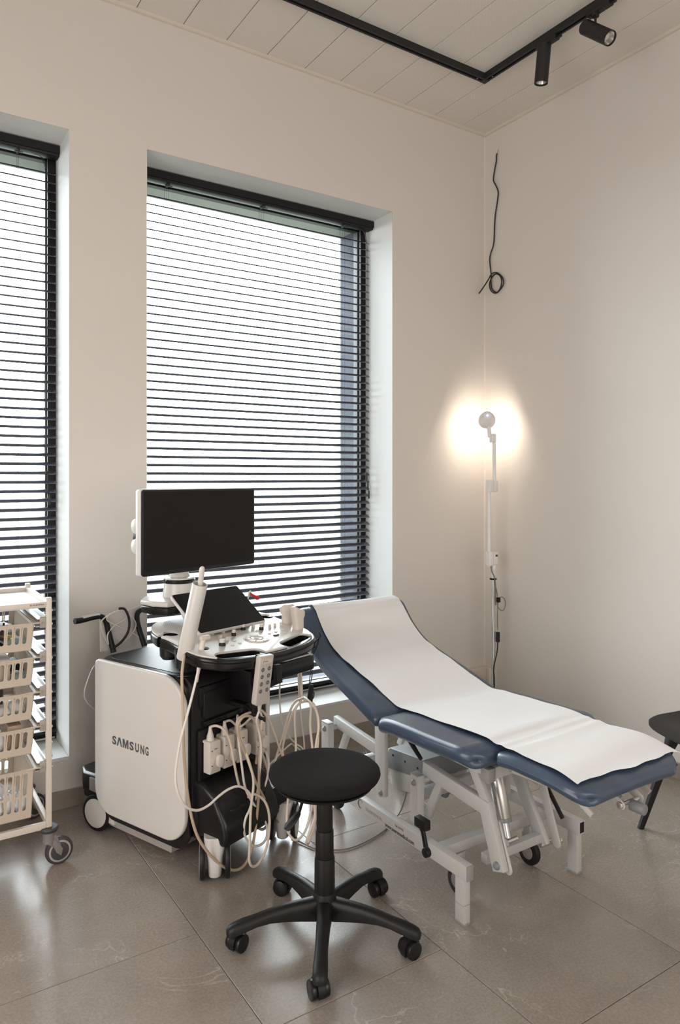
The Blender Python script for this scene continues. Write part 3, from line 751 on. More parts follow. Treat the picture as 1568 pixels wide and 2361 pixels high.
for i, (dg, sw) in enumerate(((-124.5, 25), (-52.5, 55), (19.5, 75), (91.5, 35), (163.5, 40))):
    a = math.radians(dg); m = tri(MB(), a); lg = T.part('leg', m, 'black_plastic', smooth=50)
    px, py = SX+.286*math.cos(a), SY+.286*math.sin(a)
    fr_ = Matrix.Translation((px, py, 0)) @ Matrix.Rotation(math.radians(dg+sw), 4, 'Z')
    q = MB(); q.m = fr_
    q.cyl((0, 0, .045), (0, 0, .062), .007, 10)
    rs = []
    for x in (-.011, .011):      # hood
        rs.append([(-.012+.031*math.cos(t), x, .027+.031*math.sin(t)) for t in [PI*(-.15)+PI*1.35*k/14 for k in range(15)]]+[(-.012+.012*math.cos(t), x, .027+.012*math.sin(t)) for t in [PI*1.2-PI*1.35*k/6 for k in range(7)]])
    q.rings(rs)
    fk = T.part('castor_hood', q, 'black_plastic', lg)
    for s in (-1, 1):
        q = MB(); q.m = fr_; q.cyl((-.012, s*.0115, .0265), (-.012, s*.027, .0265), .0265, 28, bev=.003); T.part('castor_wheel', q, 'black_satin', lg)

# ================================================================ EXAMINATION LAMP
LX, LY = -.178, -.25
T = Thing('examination_lamp', 'white jointed examination lamp on a chrome pole, lit in the corner', 'lamp', (LX, LY, 0))
m = MB(); m.cyl((LX, LY, .06), (LX, LY, .855), .0125, 20); pole = T.part('pole', m, 'chrome')
m = MB(); m.cyl((LX+.017, LY-.004, .09), (LX+.017, LY-.004, .85), .006, 12); T.part('guide_rod', m, 'aluminium')
m = MB(); m.cyl((LX, LY, .848), (LX, LY, .858), .0205, 20, bev=.002); T.part('black_collar', m, 'black_plastic')
for i in range(5):
    a = 2*PI*i/5+.3; m = MB(); m.tube([(LX, LY, .075), (LX+.08*math.cos(a), LY+.08*math.sin(a), .07), (LX+.17*math.cos(a), LY+.17*math.sin(a), .055)], [.014, .012, .009], 8, k=3)
    lg = T.part('base_leg', m, 'lamp_white')
    m = MB(); m.cyl((LX+.17*math.cos(a)-.008, LY+.17*math.sin(a), .024), (LX+.17*math.cos(a)+.008, LY+.17*math.sin(a), .024), .024, 18, bev=.003); T.part('castor_wheel', m, 'black_plastic', lg)
LW = 'lamp_white'
m = MB(); m.cyl((LX+.002, LY, .855), (LX+.002, LY, .955), .013, 18); m.cyl((LX+.002, LY, .90), (LX+.002, LY, .955), .017, 18, bev=.002); T.part('socket', m, LW)
def knuckle(zc, xo, hh=.043):
    m = MB(); m.box(LX+xo-.036, LX+xo-.002, LY-.020, LY+.020, zc-hh, zc+hh, bev=.008, seg=3); k = T.part('joint', m, LW)
    m = MB(); m.box(LX+xo-.001, LX+xo+.033, LY-.020, LY+.020, zc-hh+.004, zc+hh-.004, bev=.008, seg=3); T.part('joint_half', m, LW, k)
    return k
k = knuckle(.975, -.010)
m = MB(); m.cyl((LX-.034, LY, .93), (LX-.034, LY, 1.392), .0115, 16); T.part('lower_arm', m, LW)
m = MB(); m.box(LX+.000, LX+.017, LY-.0212, LY-.0198, .985, .998); T.part('switch_mark', m, 'print_grey', k)
knuckle(1.402, -.008, .038)
m = MB(); m.cyl((LX+.010, LY, 1.40), (LX+.008, LY, 1.70), .0105, 16); T.part('upper_arm', m, LW)
m = MB(); m.box(LX-.020, LX+.014, LY-.014, LY+.014, 1.66, 1.712, bev=.006, seg=3); T.part('head_joint', m, LW)
m = MB(); m.cyl((LX-.028, LY, 1.69), (LX-.032, LY+.01, 1.80), .012, 16); T.part('head_neck', m, LW)
hd = Matrix.Translation((LX-.038, LY+.012, 1.798)) @ Vector((.62, .70, -.34)).to_track_quat('Z', 'Y').to_matrix().to_4x4()
m = MB(); m.m = hd; m.lathe([(.001, -.050), (.022, -.048), (.032, -.038), (.036, -.022), (.044, -.008), (.049, .010), (.050, .028), (.046, .031), (.045, .024), (.001, .022)], (0, 0, 0), 36); head = T.part('lamp_head', m, LW)
m = MB(); m.m = hd; m.lathe([(.001, .0235), (.040, .0235), (.040, .026), (.001, .026)], (0, 0, 0), 28); T.part('lens', m, 'lamp_led', head)
m = MB(); m.m = hd; m.lathe([(.001, -.055), (.006, -.054), (.007, -.0485)], (0, 0, 0), 12); T.part('indicator', m, 'led_blue', head, label='blue glowing indicator')
sp = bpy.data.lights.new('examination_lamp_light', 'AREA'); sp.shape = 'DISK'; sp.size = .075; sp.energy = .8; sp.color = (1, .87, .74)
so = bpy.data.objects.new('examination_lamp_light', sp); COL.objects.link(so)
so.location = hd @ Vector((0, 0, .034)); so.rotation_euler = (hd.to_3x3() @ Matrix.Rotation(PI, 3, 'X')).to_euler()
# lead looped on the pole
m = MB(); m.tube([(LX-.028, LY-.01, .94), (LX-.025, LY-.015, .90), (LX-.006, LY-.018, .86), (LX+.004, LY-.017, .78), (LX+.006, LY-.017, .70)], .0035, 8, k=5); T.part('lead', m, 'cable_grey')
m = MB(); m.tube([(LX+.012, LY-.012, .80), (LX+.020, LY-.018, .75), (LX+.018, LY-.02, .72), (LX+.035, LY-.025, .745), (LX+.060, LY-.03, .735), (LX+.072, LY-.03, .70), (LX+.055, LY-.028, .665), (LX+.030, LY-.025, .672), (LX+.014, LY-.022, .70), (LX+.022, LY-.02, .735), (LX+.016, LY-.02, .65), (LX+.020, LY-.018, .55)], .0028, 8, k=6); T.part('lead_loop', m, 'cable_grey')
m = MB(); m.box(LX+.010, LX+.030, LY-.032, LY-.014, .715, .745, bev=.004); T.part('cable_clip', m, 'black_plastic')
m = MB(); m.box(LX+.009, LX+.027, LY-.030, LY-.012, .480, .540, bev=.004); m.tube([(LX+.018, LY-.02, .48), (LX+.012, LY-.022, .43), (LX-.008, LY-.024, .375), (LX-.018, LY-.022, .32), (LX-.012, LY-.02, .27), (LX-.010, LY-.02, .15)], .0035, 8, k=5); T.part('plug_coupling', m, 'cord_black')

# ================================================================ CHAIR
fd = Vector((-.945, .327)); sd = Vector((-.327, -.945))     # facing direction, and along the front edge
CC = Vector((-.487, -1.765))
fm = Matrix(((sd.x, fd.x, 0, CC.x), (sd.y, fd.y, 0, CC.y), (0, 0, 1, 0), (0, 0, 0, 1)))
T = Thing('shell_chair', 'black moulded shell chair by the right wall', 'chair', (CC.x, CC.y, 0), frame=fm)
m = MB(); n = 24; K = 48; rows = []
for i in range(K+1):
    t = i/K       # from the front edge to the top of the back
    if t < .5: y = .22-.40*t/.5; z = .466-.010*math.sin(t*2*PI)-(.012*(1-t*8)**2 if t < .125 else 0)
    else:
        s_ = (t-.5)/.5; y = -.18-.05*math.sin(s_*PI/2)-.03*s_; z = .466+.36*s_**1.25
    hw = .215*(1-.10*abs(t-.4)); 
    if t < .16: hw *= .80+.20*math.sqrt(1-((.16-t)/.16)**2)
    if t > .75: hw *= math.sqrt(max(.05, 1-((t-.75)/.25)**2*.75))
    r = []
    for j in range(n+1):
        u = j/n*2-1; sag = .030*abs(u)**2.5*min(1, t/.42)
        yy = y-.035*(abs(u)**3)*(1 if t < .3 else max(0, 1-(t-.3)*3)) if t < .63 else y+.05*abs(u)**2
        r.append((hw*u, yy, z+(sag if t < .55 else sag*max(0, 1-(t-.55)*3))))
    rows.append(r)
A = [[m.v(p) for p in r] for r in rows]; B = [[m.v((p[0], p[1]-(.006 if i > K*.55 else 0), p[2]-(.007 if i <= K*.55 else .0))) for p in r] for i, r in enumerate(rows)]
for i in range(K):
    for j in range(n):
        m._f([A[i][j], A[i][j+1], A[i+1][j+1], A[i+1][j]]); m._f([B[i][j+1], B[i][j], B[i+1][j], B[i+1][j+1]])
    m._f([A[i][0], A[i+1][0], B[i+1][0], B[i][0]]); m._f([A[i][n], B[i][n], B[i+1][n], A[i+1][n]])
for j in range(n):
    m._f([A[0][j], B[0][j], B[0][j+1], A[0][j+1]]); m._f([A[K][j], A[K][j+1], B[K][j+1], B[K][j]])
T.part('seat_shell', m, 'chair_plastic', smooth=60)
for sx in (-1, 1):
    for sy in (-1, 1):
        m = MB(); tx, ty = sx*.095, (.115 if sy > 0 else -.13); bx, by = sx*.215, (.185 if sy > 0 else -.215)
        rs = []
        for s, w_, d_ in ((0, .040, .024), (.08, .030, .020), (.2, .0195, .0165), (.6, .016, .015), (1, .0125, .0125)):
            c = Vector((tx+(bx-tx)*s, ty+(by-ty)*s, .438*(1-s)))
            rs.append([(c.x+a_*w_, c.y+b_*d_, c.z) for a_, b_ in ((-1, -.5), (-.5, -1), (.5, -1), (1, -.5), (1, .5), (.5, 1), (-.5, 1), (-1, .5))])
        m.rings(rs); T.part('leg', m, 'chair_plastic')
m = MB(); m.box(-.11, .11, -.14, .11, .428, .446, bev=.006); T.part('underframe', m, 'chair_plastic')

# ================================================================ ULTRASOUND MACHINE
MO = Vector((-2.04, -.8225, 0)); MR = math.radians(16)
FM = Matrix.Translation(MO) @ Matrix.Rotation(MR, 4, 'Z')
FB = Matrix.Translation(MO) @ Matrix.Rotation(math.radians(21), 4, 'Z')      # the console is swivelled a little against the body
T = Thing('ultrasound_machine', 'white and black ultrasound machine with monitor, console and castors', 'ultrasound machine', MO, MR, frame=FB)
# black core with front fascia
m = MB(); m.prism(rrect(.112, .640, .112, .712, [.05, .03, .05, .03], 6), 'x', -.230, .196, bev=.012); body = T.part('body', m, 'black_satin')
m = MB(); m.prism(rrect(.095, .20, .16, .712, [.01, .01, .05, .02], 6), 'x', -.215, .190, bev=.010); T.part('front_fascia', m, 'black_plastic')
# white side panels
def side_poly():
    return rrect(.097, .630, .106, .717, [.095, .022, .125, .11][0:0] or [.10, .022, .125, .11], 9)
for s in (-1, 1):
    sh = 0 if s < 0 else .033
    m = MB(); a, b = sorted((s*.252-sh, s*.228-sh)); m.prism(side_poly(), 'x', a, b, bev=.008, seg=3); pn = T.part('side_panel', m, 'device_white')
    m = MB(); q = rrect(.104, .622, .090, .715, [.08, .02, .12, .08], 9); a, b = sorted((s*.230-sh, s*.212-sh)); m.prism([(y+(.0 if z > .2 else -.006), z-(.014 if z < .2 else 0)) for y, z in q], 'x', a, b, bev=.004); T.part('panel_edge', m, 'black_satin', pn)
    if s < 0:
        X = Matrix.Translation((-.2522, .513, .397)) @ Matrix(((0, 0, -1, 0), (-1, 0, 0, 0), (0, 1, 0, 0), (0, 0, 0, 1)))
        t = MB(); wd, hh = .219, .034
        for ch, f0, f1 in (('S', 0, .118), ('S', .487, .600), ('U', .640, .742), ('N', .785, .885), ('G', .912, 1.0)):
            g_ = text_fit(ch, (f1-f0)*wd, hh, X @ Matrix.Translation((f0*wd, 0, 0)), bold=.0012); t._join(g_.bm)
        m_ = MB(); m_.prism([(0, 0), (0, .034), (.0105, .034), (.0175, .0125), (.0245, .034), (.035, .034), (.035, 0), (.0275, 0), (.0275, .022), (.0205, 0), (.0145, 0), (.0075, .022), (.0075, 0)], 'z', -.0006, .0006); m_.bm.transform(X @ Matrix.Translation((.295*wd, 0, 0))); t._join(m_.bm)
        lam = MB(); lam.prism([(0, 0), (.0075, 0), (.0165, .026), (.0255, 0), (.033, 0), (.0215, .034), (.0115, .034)], 'z', -.0006, .0006); lam.bm.transform(X @ Matrix.Translation((.124*wd+.001, 0, 0))); t._join(lam.bm)
        T.part('lettering', t, 'print_grey', pn, smooth=0, kind='stuff', label='dark grey SAMSUNG lettering')
# top lid, slightly dished
m = MB(); m.prism(rrect(-.226, .194, .135, .635, .05, 6), 'z', .700, .7155, bev=.004); lid = T.part('top_lid', m, 'black_satin')
m = MB(); m.prism(rrect(-.205, .175, .16, .615, .05, 6), 'z', .7155, .7175, bev=.0009, seg=1); T.part('lid_mat', m, 'black_plastic', lid)
# fascia details
m = MB(); m.box(-.185, .035, .083, .10, .60, .675, bev=.004); T.part('storage_tray', m, 'black_satin')
m = MB(); m.prism(rrect(-.170, .00, .555, .655, .012, 4), 'y', .080, .092, bev=.003); T.part('recess_frame', m, 'black_plastic')
m = MB(); m.prism(rrect(.040, .135, .575, .690, .018, 4), 'y', .068, .092, bev=.005); T.part('drive_cover', m, 'black_satin')
m = MB(); m.box(-.170, .035, .080, .092, .528, .546, bev=.003); T.part('disc_slot', m, 'black_gloss')
m = MB(); m.prism(rrect(-.195, .165, .325, .520, .012, 4), 'y', .078, .092, bev=.003); pb = T.part('port_panel', m, 'black_plastic')
m = MB(); m.box(-.182, -.150, .072, .080, .350, .475, bev=.002); T.part('empty_port', m, 'black_gloss', pb)
# front bumper and base skirt
m = MB(); m.prism([(.20, .345), (.06, .335), (-.005, .300), (-.030, .255), (-.058, .215), (-.070, .17), (-.060, .135), (-.02, .120), (.20, .118)], 'x', -.205, .088, bev=.018, seg=3); bp = T.part('front_bumper', m, 'black_satin')
m = MB(); m.prism(rrect(-.165, .05, -.045, .02, .03, 5), 'z', .232, .248, bev=.004); T.part('foot_step', m, 'black_plastic', bp)
sk = [(-.215, .11), (-.19, .03), (.06, -.02), (.10, -.035), (.215, -.03), (.245, .02), (.245, .60), (.240, .73), (.20, .79), (-.20, .79), (-.235, .73), (-.226, .60)]
m = MB(); m.prism(sk, 'z', .152, .232, bev=.014, seg=3); T.part('base_skirt', m, 'black_satin')
m = MB(); m.prism([(p[0]*.96, p[1]+.005) for p in sk], 'z', .122, .160, bev=.01); T.part('chassis', m, 'black_plastic')
for s in (-1, 1):
    m = MB(); m.box(s*.232-.006, s*.232+.006, .645, .685, .165, .218, bev=.002); T.part('skirt_insert', m, 'caster_grey')
m = MB(); m.prism([(.10, -.015), (.205, -.012), (.228, .03), (.228, .58), (.12, .58), (.12, .10)], 'z', .232, .2335); T.part('skirt_mat', m, 'caster_grey')
m = MB(); m.box(-.195, -.02, .23, .60, .030, .034); m.box(-.199, -.195, .23, .60, .030, .060); m.box(-.199, -.02, .226, .23, .030, .065); m.box(-.02, -.016, .23, .60, .030, .12); T.part('underside_tray', m, 'caster_ring')
m = MB(); m.box(-.215, -.185, .555, .595, .045, .125, bev=.006); T.part('brake_pedal', m, 'device_white')
# four twin-wheel castors in white housings, each swivelled its own way
for px, py, hd in ((-2.212, -.872, 23.5), (-1.868, -.765, 38), (-2.445, -.262, -30), (-1.985, -.090, 10)):
    CM = FB.inverted() @ Matrix.Translation((px, py, 0)) @ Matrix.Rotation(math.radians(-hd), 4, 'Z')
    m = MB(); m.m = CM; m.rings([[(wx_*math.copysign(abs(math.cos(a))**.7, math.cos(a)), oy+wy_*math.copysign(abs(math.sin(a))**.7, math.sin(a)), z) for a in [2*PI*i/28 for i in range(28)]] for z, wx_, wy_, oy in ((.016, .016, .03, -.012), (.024, .024, .042, -.012), (.05, .027, .05, -.012), (.09, .030, .052, -.012), (.12, .037, .052, -.010), (.150, .040, .050, -.005), (.160, .040, .05, 0))]); h = T.part('castor_housing', m, 'device_white2')
    for s in (-1, 1):
        m = MB(); m.m = CM; m.cyl((s*.036, -.005, .074), (s*.054, -.005, .074), .074, 44, bev=.008); T.part('castor_wheel', m, 'black_plastic', h)
        m = MB(); m.m = CM; m.cyl((s*.0535, -.005, .074), (s*.0552, -.005, .074), .0585, 40, bev=.001); T.part('wheel_cover', m, 'device_white2', h)
T.frame = FM
# rear handle
for pts in ([(-.317, .74, .853), (-.287, .74, .852), (-.204, .74, .856), (-.176, .738, .834), (-.165, .73, .78), (-.160, .70, .700)], [(.124, .74, .855), (.067, .74, .856), (.003, .74, .854), (-.018, .738, .833), (-.016, .73, .783), (-.004, .70, .700)]):
    m = MB(); m.tube(pts, [.013, .012, .011, .011, .012, .013], 12, k=6); hh = T.part('handle_grip', m, 'black_plastic')
    m = MB(); a, b = Vector(pts[0]), Vector(pts[2]); d = (b-a).normalized(); m.tube([a+d*.035+Vector((0, 0, .006)), b+Vector((0, 0, .006))], .0085, 10); T.part('grip_top', m, 'device_white2', hh)
m = MB(); n = 14; rs = []
for k in range(n+1):
    t = k/n; x = -.19+.20*t; zt = .862+.012*t-.02*math.sin(PI*t)*.3; rs.append([(x, .752-.02*math.sin(PI*t), .700), (x, .758-.02*math.sin(PI*t), .700), (x, .764-.02*math.sin(PI*t), zt), (x, .758-.02*math.sin(PI*t), zt)])
m.rings(rs); T.part('handle_panel', m, 'device_white')
# centre column and arm
m = MB(); m.prism(rrect(-.10, .10, .17, .40, .04, 5), 'z', .70, .80, bev=.006); T.part('console_column', m, 'black_satin')
m = MB(); m.prism(rrect(-.12, .12, .12, .34, .03, 5), 'z', .755, .80, bev=.008); T.part('console_mount', m, 'black_plastic')

# console: outline follows a plane that rises to the back
def zc(y): return .832+.12*y
TILT = Matrix(((1, 0, 0, 0), (0, 1, 0, 0), (0, .12, 1, .832), (0, 0, 0, 1)))
half = [(0, -.158), (.06, -.156), (.12, -.149), (.18, -.134), (.232, -.108), (.266, -.068), (.284, -.02), (.285, .05), (.272, .11), (.268, .17), (.272, .215), (.262, .27), (.235, .32), (.19, .358), (.12, .382), (.06, .390), (0, .392)]
out = [tuple(p)[:2] for p in cat([(x, y, 0) for x, y in half], 3)]
def wide(y): return .026*max(0, min(1, (y-.02)/.14))
full = [(x+wide(y)*(x/.27), y) for x, y in out]+[(-x, y) for x, y in out[-2:0:-1]]
def hole(cx, cy, rx, ry=None, z0=-.1, z1=.1, n=22):
    c = MB(); ry = ry or rx; c.prism([(cx+rx*math.cos(2*PI*i/n), cy+ry*math.sin(2*PI*i/n)) for i in range(n)], 'z', z0, z1); return c
def stad(x0, y0, x1, y1, r, z0=-.1, z1=.1):
    c = MB(); c.prism(capsule((x0, y0), (x1, y1), r), 'z', z0, z1); return c
holes = lambda: [hole(-.215, .215, .030), hole(-.262, .075, .024), hole(-.217, .013, .019), hole(.272, .085, .025), hole(.252, .000, .021), hole(.262, .200, .033), stad(-.275, .215, -.24, .215, .010)]
slots = lambda: [stad(-.205, -.072, -.085, -.108, .022, -.03, .1), stad(.085, -.108, .205, -.078, .022, -.03, .1)]
under = MB(); under.prism(full, 'z', -.046, -.006, bev=.010, seg=3)
under = boolcut(under, holes()+slots()); under.bm.transform(TILT); con = T.part('console_base', under, 'black_gloss')
top = MB(); top.prism([(x*.985, max(y, -.158+.0) if y > -.02 else -.02+(y+.02)*.86) for x, y in full], 'z', -.006, .0015, bev=.0025)
sl2 = [stad(-.205, -.085, -.085, -.115, .036, -.03, .1), stad(.085, -.115, .205, -.088, .036, -.03, .1)]
top = boolcut(top, holes()+sl2); top.bm.transform(TILT); T.part('console_top', top, 'device_white2')
lip = MB(); lip.m = TILT.copy(); lip.tube([(x, y, -.012) for x, y in full if y < .02 and x >= 0][::-1]+[(x, y, -.012) for x, y in full if y < .02 and x < 0][::-1], .008, 8); T.part('front_lip', lip, 'black_gloss', con)
for s in (-1, 1):        # holder cups hanging below the console edge
    for cx, cy, r in ((s*.232, .205, .036), (s*.262, .078, .030)):
        m = MB(); m.m = Matrix.Translation((0, 0, zc(cy)-.832)) @ Matrix.Translation((0, 0, .832)); 
        m.lathe([(r-.003, -.012), (r, -.012), (r-.002, -.075), (r-.012, -.088), (r-.015, -.088), (r-.007, -.072), (r-.003, -.012)], (cx, cy, 0), 26); T.part('probe_holder', m, 'black_satin', con)
# speaker grille dots, left wing
m = MB(); m.m = TILT.copy()
for i in range(9):
    for j in range(10):
        x, y = -.205+i*.0095, .255+j*.0105
        if (x/.26)**2+(y/.42)**2 < 1.05: m.cyl((x, y, .001), (x, y, .0022), .0016, 6)
T.part('speaker_grille', m, 'caster_ring', con, kind='stuff')
# controls
def knob(x, y, r, h, matl, cap=None, name='knob', rim=False):
    y -= .010
    z = zc(y)+.0015; m = MB(); m.m = Matrix.Translation((x, y, z)); m.lathe([(r*1.05, 0), (r*1.02, h*.3), (r*.95, h-.001), (r*.85, h), (.001, h)], (0, 0, 0), 18)
    o = T.part(name, m, matl, con)
    if cap:
        m = MB(); m.m = Matrix.Translation((x, y, z+h-.0005)); m.lathe([(r*.86, 0), (r*.80, .010), (r*.70, .0115), (.001, .0115)], (0, 0, 0), 18); T.part(name+'_cap', m, cap, con)
for x, y in ((-.090, .134), (-.041, .129), (.013, .130), (.062, .128), (.107, .118), (.162, .121)): knob(x, y, .0072, .017, 'key_white', name='toggle')
for x, y in ((.161, .078), (.190, .079), (.221, .075)): knob(x, y, .0058, .015, 'key_white', name='toggle')
for x, y in ((-.099, .076), (-.091, .047)): knob(x, y, .0072, .014, 'key_white', name='toggle')
for x, y, r in ((.049, .114, .0088), (.113, .077, .0088), (-.030, .079, .0090), (-.143, .012, .0125)): knob(x, y, r, .012, 'black_plastic', 'key_white', 'rotary_knob')
for x, y in ((-.071, .018), (-.110, -.017), (-.072, -.013), (.105, .011), (.143, .014), (.181, .017), (.159, -.018), (.192, -.016), (.085, .06)):
    m = MB(); m.m = TILT @ Matrix.Translation((x, y, .0015)); m.lathe([(.0062, 0), (.006, .0022), (.0052, .003), (.001, .003)], (0, 0, 0), 14, sx=1.15); T.part('button', m, 'key_white', con)
m = MB(); m.m = TILT @ Matrix.Translation((.112, -.019, .0015)); m.prism(rrect(-.013, .013, -.0055, .0055, .003, 3), 'z', 0, .004, bev=.001); T.part('freeze_key', m, 'black_satin', con)
m = MB(); m.m = TILT @ Matrix.Translation((.112, -.019, .0055)); m.prism(rrect(-.0115, .0115, -.0045, .0045, .0025, 3), 'z', 0, .0015, bev=.0004); T.part('key_face', m, 'key_white', con)
tx, ty = .016, -.010
for k in range(8):       # ring of keys round the trackball
    a0, a1 = 2*PI*k/8+.04, 2*PI*(k+1)/8-.04; r0, r1 = .026, .043
    poly = [(r0*math.cos(a), r0*math.sin(a)) for a in [a0+(a1-a0)*i/5 for i in range(6)]]+[(r1*math.cos(a)*1.05, r1*math.sin(a)) for a in [a1+(a0-a1)*i/5 for i in range(6)]]
    m = MB(); m.m = TILT @ Matrix.Translation((tx, ty, .0015)); m.prism(poly, 'z', 0, .004, bev=.0012); T.part('ring_key', m, 'key_white', con)
m = MB(); m.m = TILT @ Matrix.Translation((tx, ty, .0015)); m.lathe([(.049, 0), (.047, .0025), (.044, .001)], (0, 0, 0), 40, sx=1.06); m.lathe([(.0245, 0), (.022, .005), (.0165, .003)], (0, 0, 0), 32); T.part('trackball_ring', m, 'device_white2', con)
m = MB(); m.m = TILT @ Matrix.Translation((tx, ty, .0005)); m.ball((0, 0, -.002), .0145, 20, 10, (1, 1, .7)); T.part('trackball', m, 'probe_cream', con)
# front port block and the keyboard drawer
m = MB(); m.box(.015, .075, -.152, -.13, .776, .802, bev=.002); pt = T.part('port_block', m, 'black_plastic', con)
for x, z in ((.024, .790), (.041, .796), (.041, .784), (.058, .792)):
    m = MB(); m.box(x-.0012, x+.0012, -.1528, -.1518, z-.002, z+.002); T.part('port_light', m, 'led_dot', con)
m = MB(); m.prism(rrect(-.02, .242, -.118, .12, .03, 5), 'z', .692, .750, bev=.006); dr = T.part('keyboard_drawer', m, 'black_satin')
m = MB(); m.prism(rrect(.06, .228, -.108, .04, .02, 5), 'z', .750, .755, bev=.001); T.part('keyboard_plate', m, 'device_white2', dr)
km = MB(); km.box(.07, .215, -.100, .005, .755, .7565); T.part('key_bed', km, 'black_plastic', dr)
k0 = None
for r in range(4):
    for c in range(7):
        if k0 is None:
            m = MB(); m.box(-.0085, .0085, -.0105, .0105, 0, .004, bev=.0012, seg=1); k0 = T.part('key', m, 'black_satin', dr); k0.data.transform(T.R); k0.data.transform(T.frame.inverted())
            o = k0
        else: o = k0.copy(); COL.objects.link(o)
        o.location = (.082+c*.0202, -.085+r*.0255, .7565)
m = MB(); m.prism(strip([(-.14, .76), (-.145, .70), (.02, .62)], .02), 'x', -.015, .015, bev=.004); T.part('swing_arm', m, 'black_plastic')
m = MB(); m.box(-.035, .02, -.03, .10, .60, .72, bev=.008); T.part('arm_block', m, 'black_satin')
# touch screen: 45 degree panel
c0 = Vector((0, .100, .868)); up = Vector((0, .180, .124)).normalized(); nn = Vector((0, -up.z, up.y)); SC = Matrix(((1, 0, 0, c0.x), (0, up.y, nn.y, c0.y), (0, up.z, nn.z, c0.z), (0, 0, 0, 1)))
m = MB(); m.m = SC.copy(); m.prism(rrect(-.170, .170, -.003, .221, .010, 4), 'z', -.016, -.001, bev=.004); ts = T.part('touchscreen_case', m, 'device_white2')
m = MB(); m.m = SC.copy(); m.prism(rrect(-.166, .166, .001, .217, .009, 4), 'z', -.001, .0012, bev=.0005, seg=1); T.part('touchscreen', m, 'screen_black', ts)
m = MB(); m.prism([(.135, .85), (.24, .86), (.32, .95), (.31, .985), (.27, .965), (.14, .875)], 'x', -.12, .12, bev=.006); T.part('touchscreen_stand', m, 'device_white2')
# monitor on its swivel arm
m = MB(); m.prism([(-.20, .36), (-.17, .30), (.02, .30), (.09, .36), (.09, .46), (.02, .50), (-.14, .50), (-.20, .44)], 'z', .940, .962, bev=.008, seg=3); ab = T.part('arm_shelf', m, 'device_white2')
m = MB(); m.prism([(-.195, .365), (-.165, .306), (.015, .306), (.08, .36), (.08, .45), (.02, .49), (-.14, .49), (-.195, .44)], 'z', .905, .942, bev=.012, seg=3); T.part('arm_shelf_underside', m, 'black_satin', ab)
m = MB(); m.lathe([(.068, .96), (.066, .985), (.063, 1.0), (.061, 1.018), (.001, 1.018)], (-.04, .40, 0), 36); ab = T.part('swivel_base', m, 'device_white2')
m = MB(); m.lathe([(.063, 1.018), (.065, 1.022), (.065, 1.030), (.062, 1.034), (.001, 1.034)], (-.04, .40, 0), 36); T.part('swivel_ring', m, 'black_gloss', ab)
m = MB(); m.lathe([(.062, 1.034), (.061, 1.040), (.045, 1.043), (.038, 1.06), (.037, 1.10), (.040, 1.20), (.001, 1.20)], (-.04, .40, 0), 36); T.part('neck', m, 'device_white2', ab)
m = MB(); m.prism(capsule((-.04, 0), (.0, 0), .05), 'z', 1.17, 1.20, bev=.01); m.bm.transform(Matrix.Translation((0, .41, .0))); T.part('arm_elbow', m, 'device_white2')
for z in (1.26, 1.18):
    m = MB(); m.cyl((-.255, .40, z), (-.10, .40, z), .032, 24, bev=.012); T.part('arm_knuckle', m, 'device_white2')
m = MB(); m.box(-.243, -.12, .37, .43, 1.206, 1.232, bev=.004); T.part('knuckle_link', m, 'black_plastic')
m = MB(); m.box(-.12, .08, .345, .42, 1.16, 1.28, bev=.01); T.part('monitor_bracket', m, 'device_white2')
m = MB(); m.prism(rrect(-.283, .300, 1.068, 1.408, .014, 5), 'y', .318, .352, bev=.008, seg=3); mo = T.part('monitor_case', m, 'device_white')
m = MB(); m.prism(rrect(-.279, .298, 1.071, 1.405, .012, 5), 'y', .310, .320, bev=.002); mb2 = T.part('monitor_bezel', m, 'black_satin')
m = MB(); m.prism(rrect(-.270, .287, 1.086, 1.396, .003, 2), 'y', .3092, .3104); T.part('monitor_screen', m, 'screen_black', mb2)
# mains lead bundle on the handle and side loop
C_BACK = [(-.002, .72, .726), (-.071, .72, .774), (-.123, .72, .802), (-.181, .72, .843), (-.145, .715, .87), (-.086, .72, .856), (-.033, .725, .801), (-.071, .72, .748), (-.159, .715, .724), (-.177, .72, .772), (-.145, .725, .806), (-.086, .72, .836), (-.123, .715, .874), (-.199, .72, .846), (-.202, .725, .802), (-.174, .72, .733)]
m = MB(); m.tube(C_BACK, .0028, 8, k=6); T.part('coiled_lead', m, 'cable_white')
m = MB(); m.tube([(-.128, .71, .883), (-.102, .705, .877), (-.084, .70, .832), (-.088, .70, .78), (-.121, .70, .74), (-.172, .70, .715)], .0055, 8, k=6); T.part('black_lead', m, 'cord_black')
m = MB(); m.tube([(-.20, .735, .655), (-.241, .72, .652), (-.265, .72, .61), (-.285, .72, .552), (-.275, .72, .512), (-.241, .72, .475), (-.20, .735, .45)], .0025, 8, k=6); T.part('side_lead', m, 'cable_white')

def mthing(name, label, cat_, base):
    return Thing(name, label, cat_, (FM @ Vector(base))[:], MR, frame=FM)
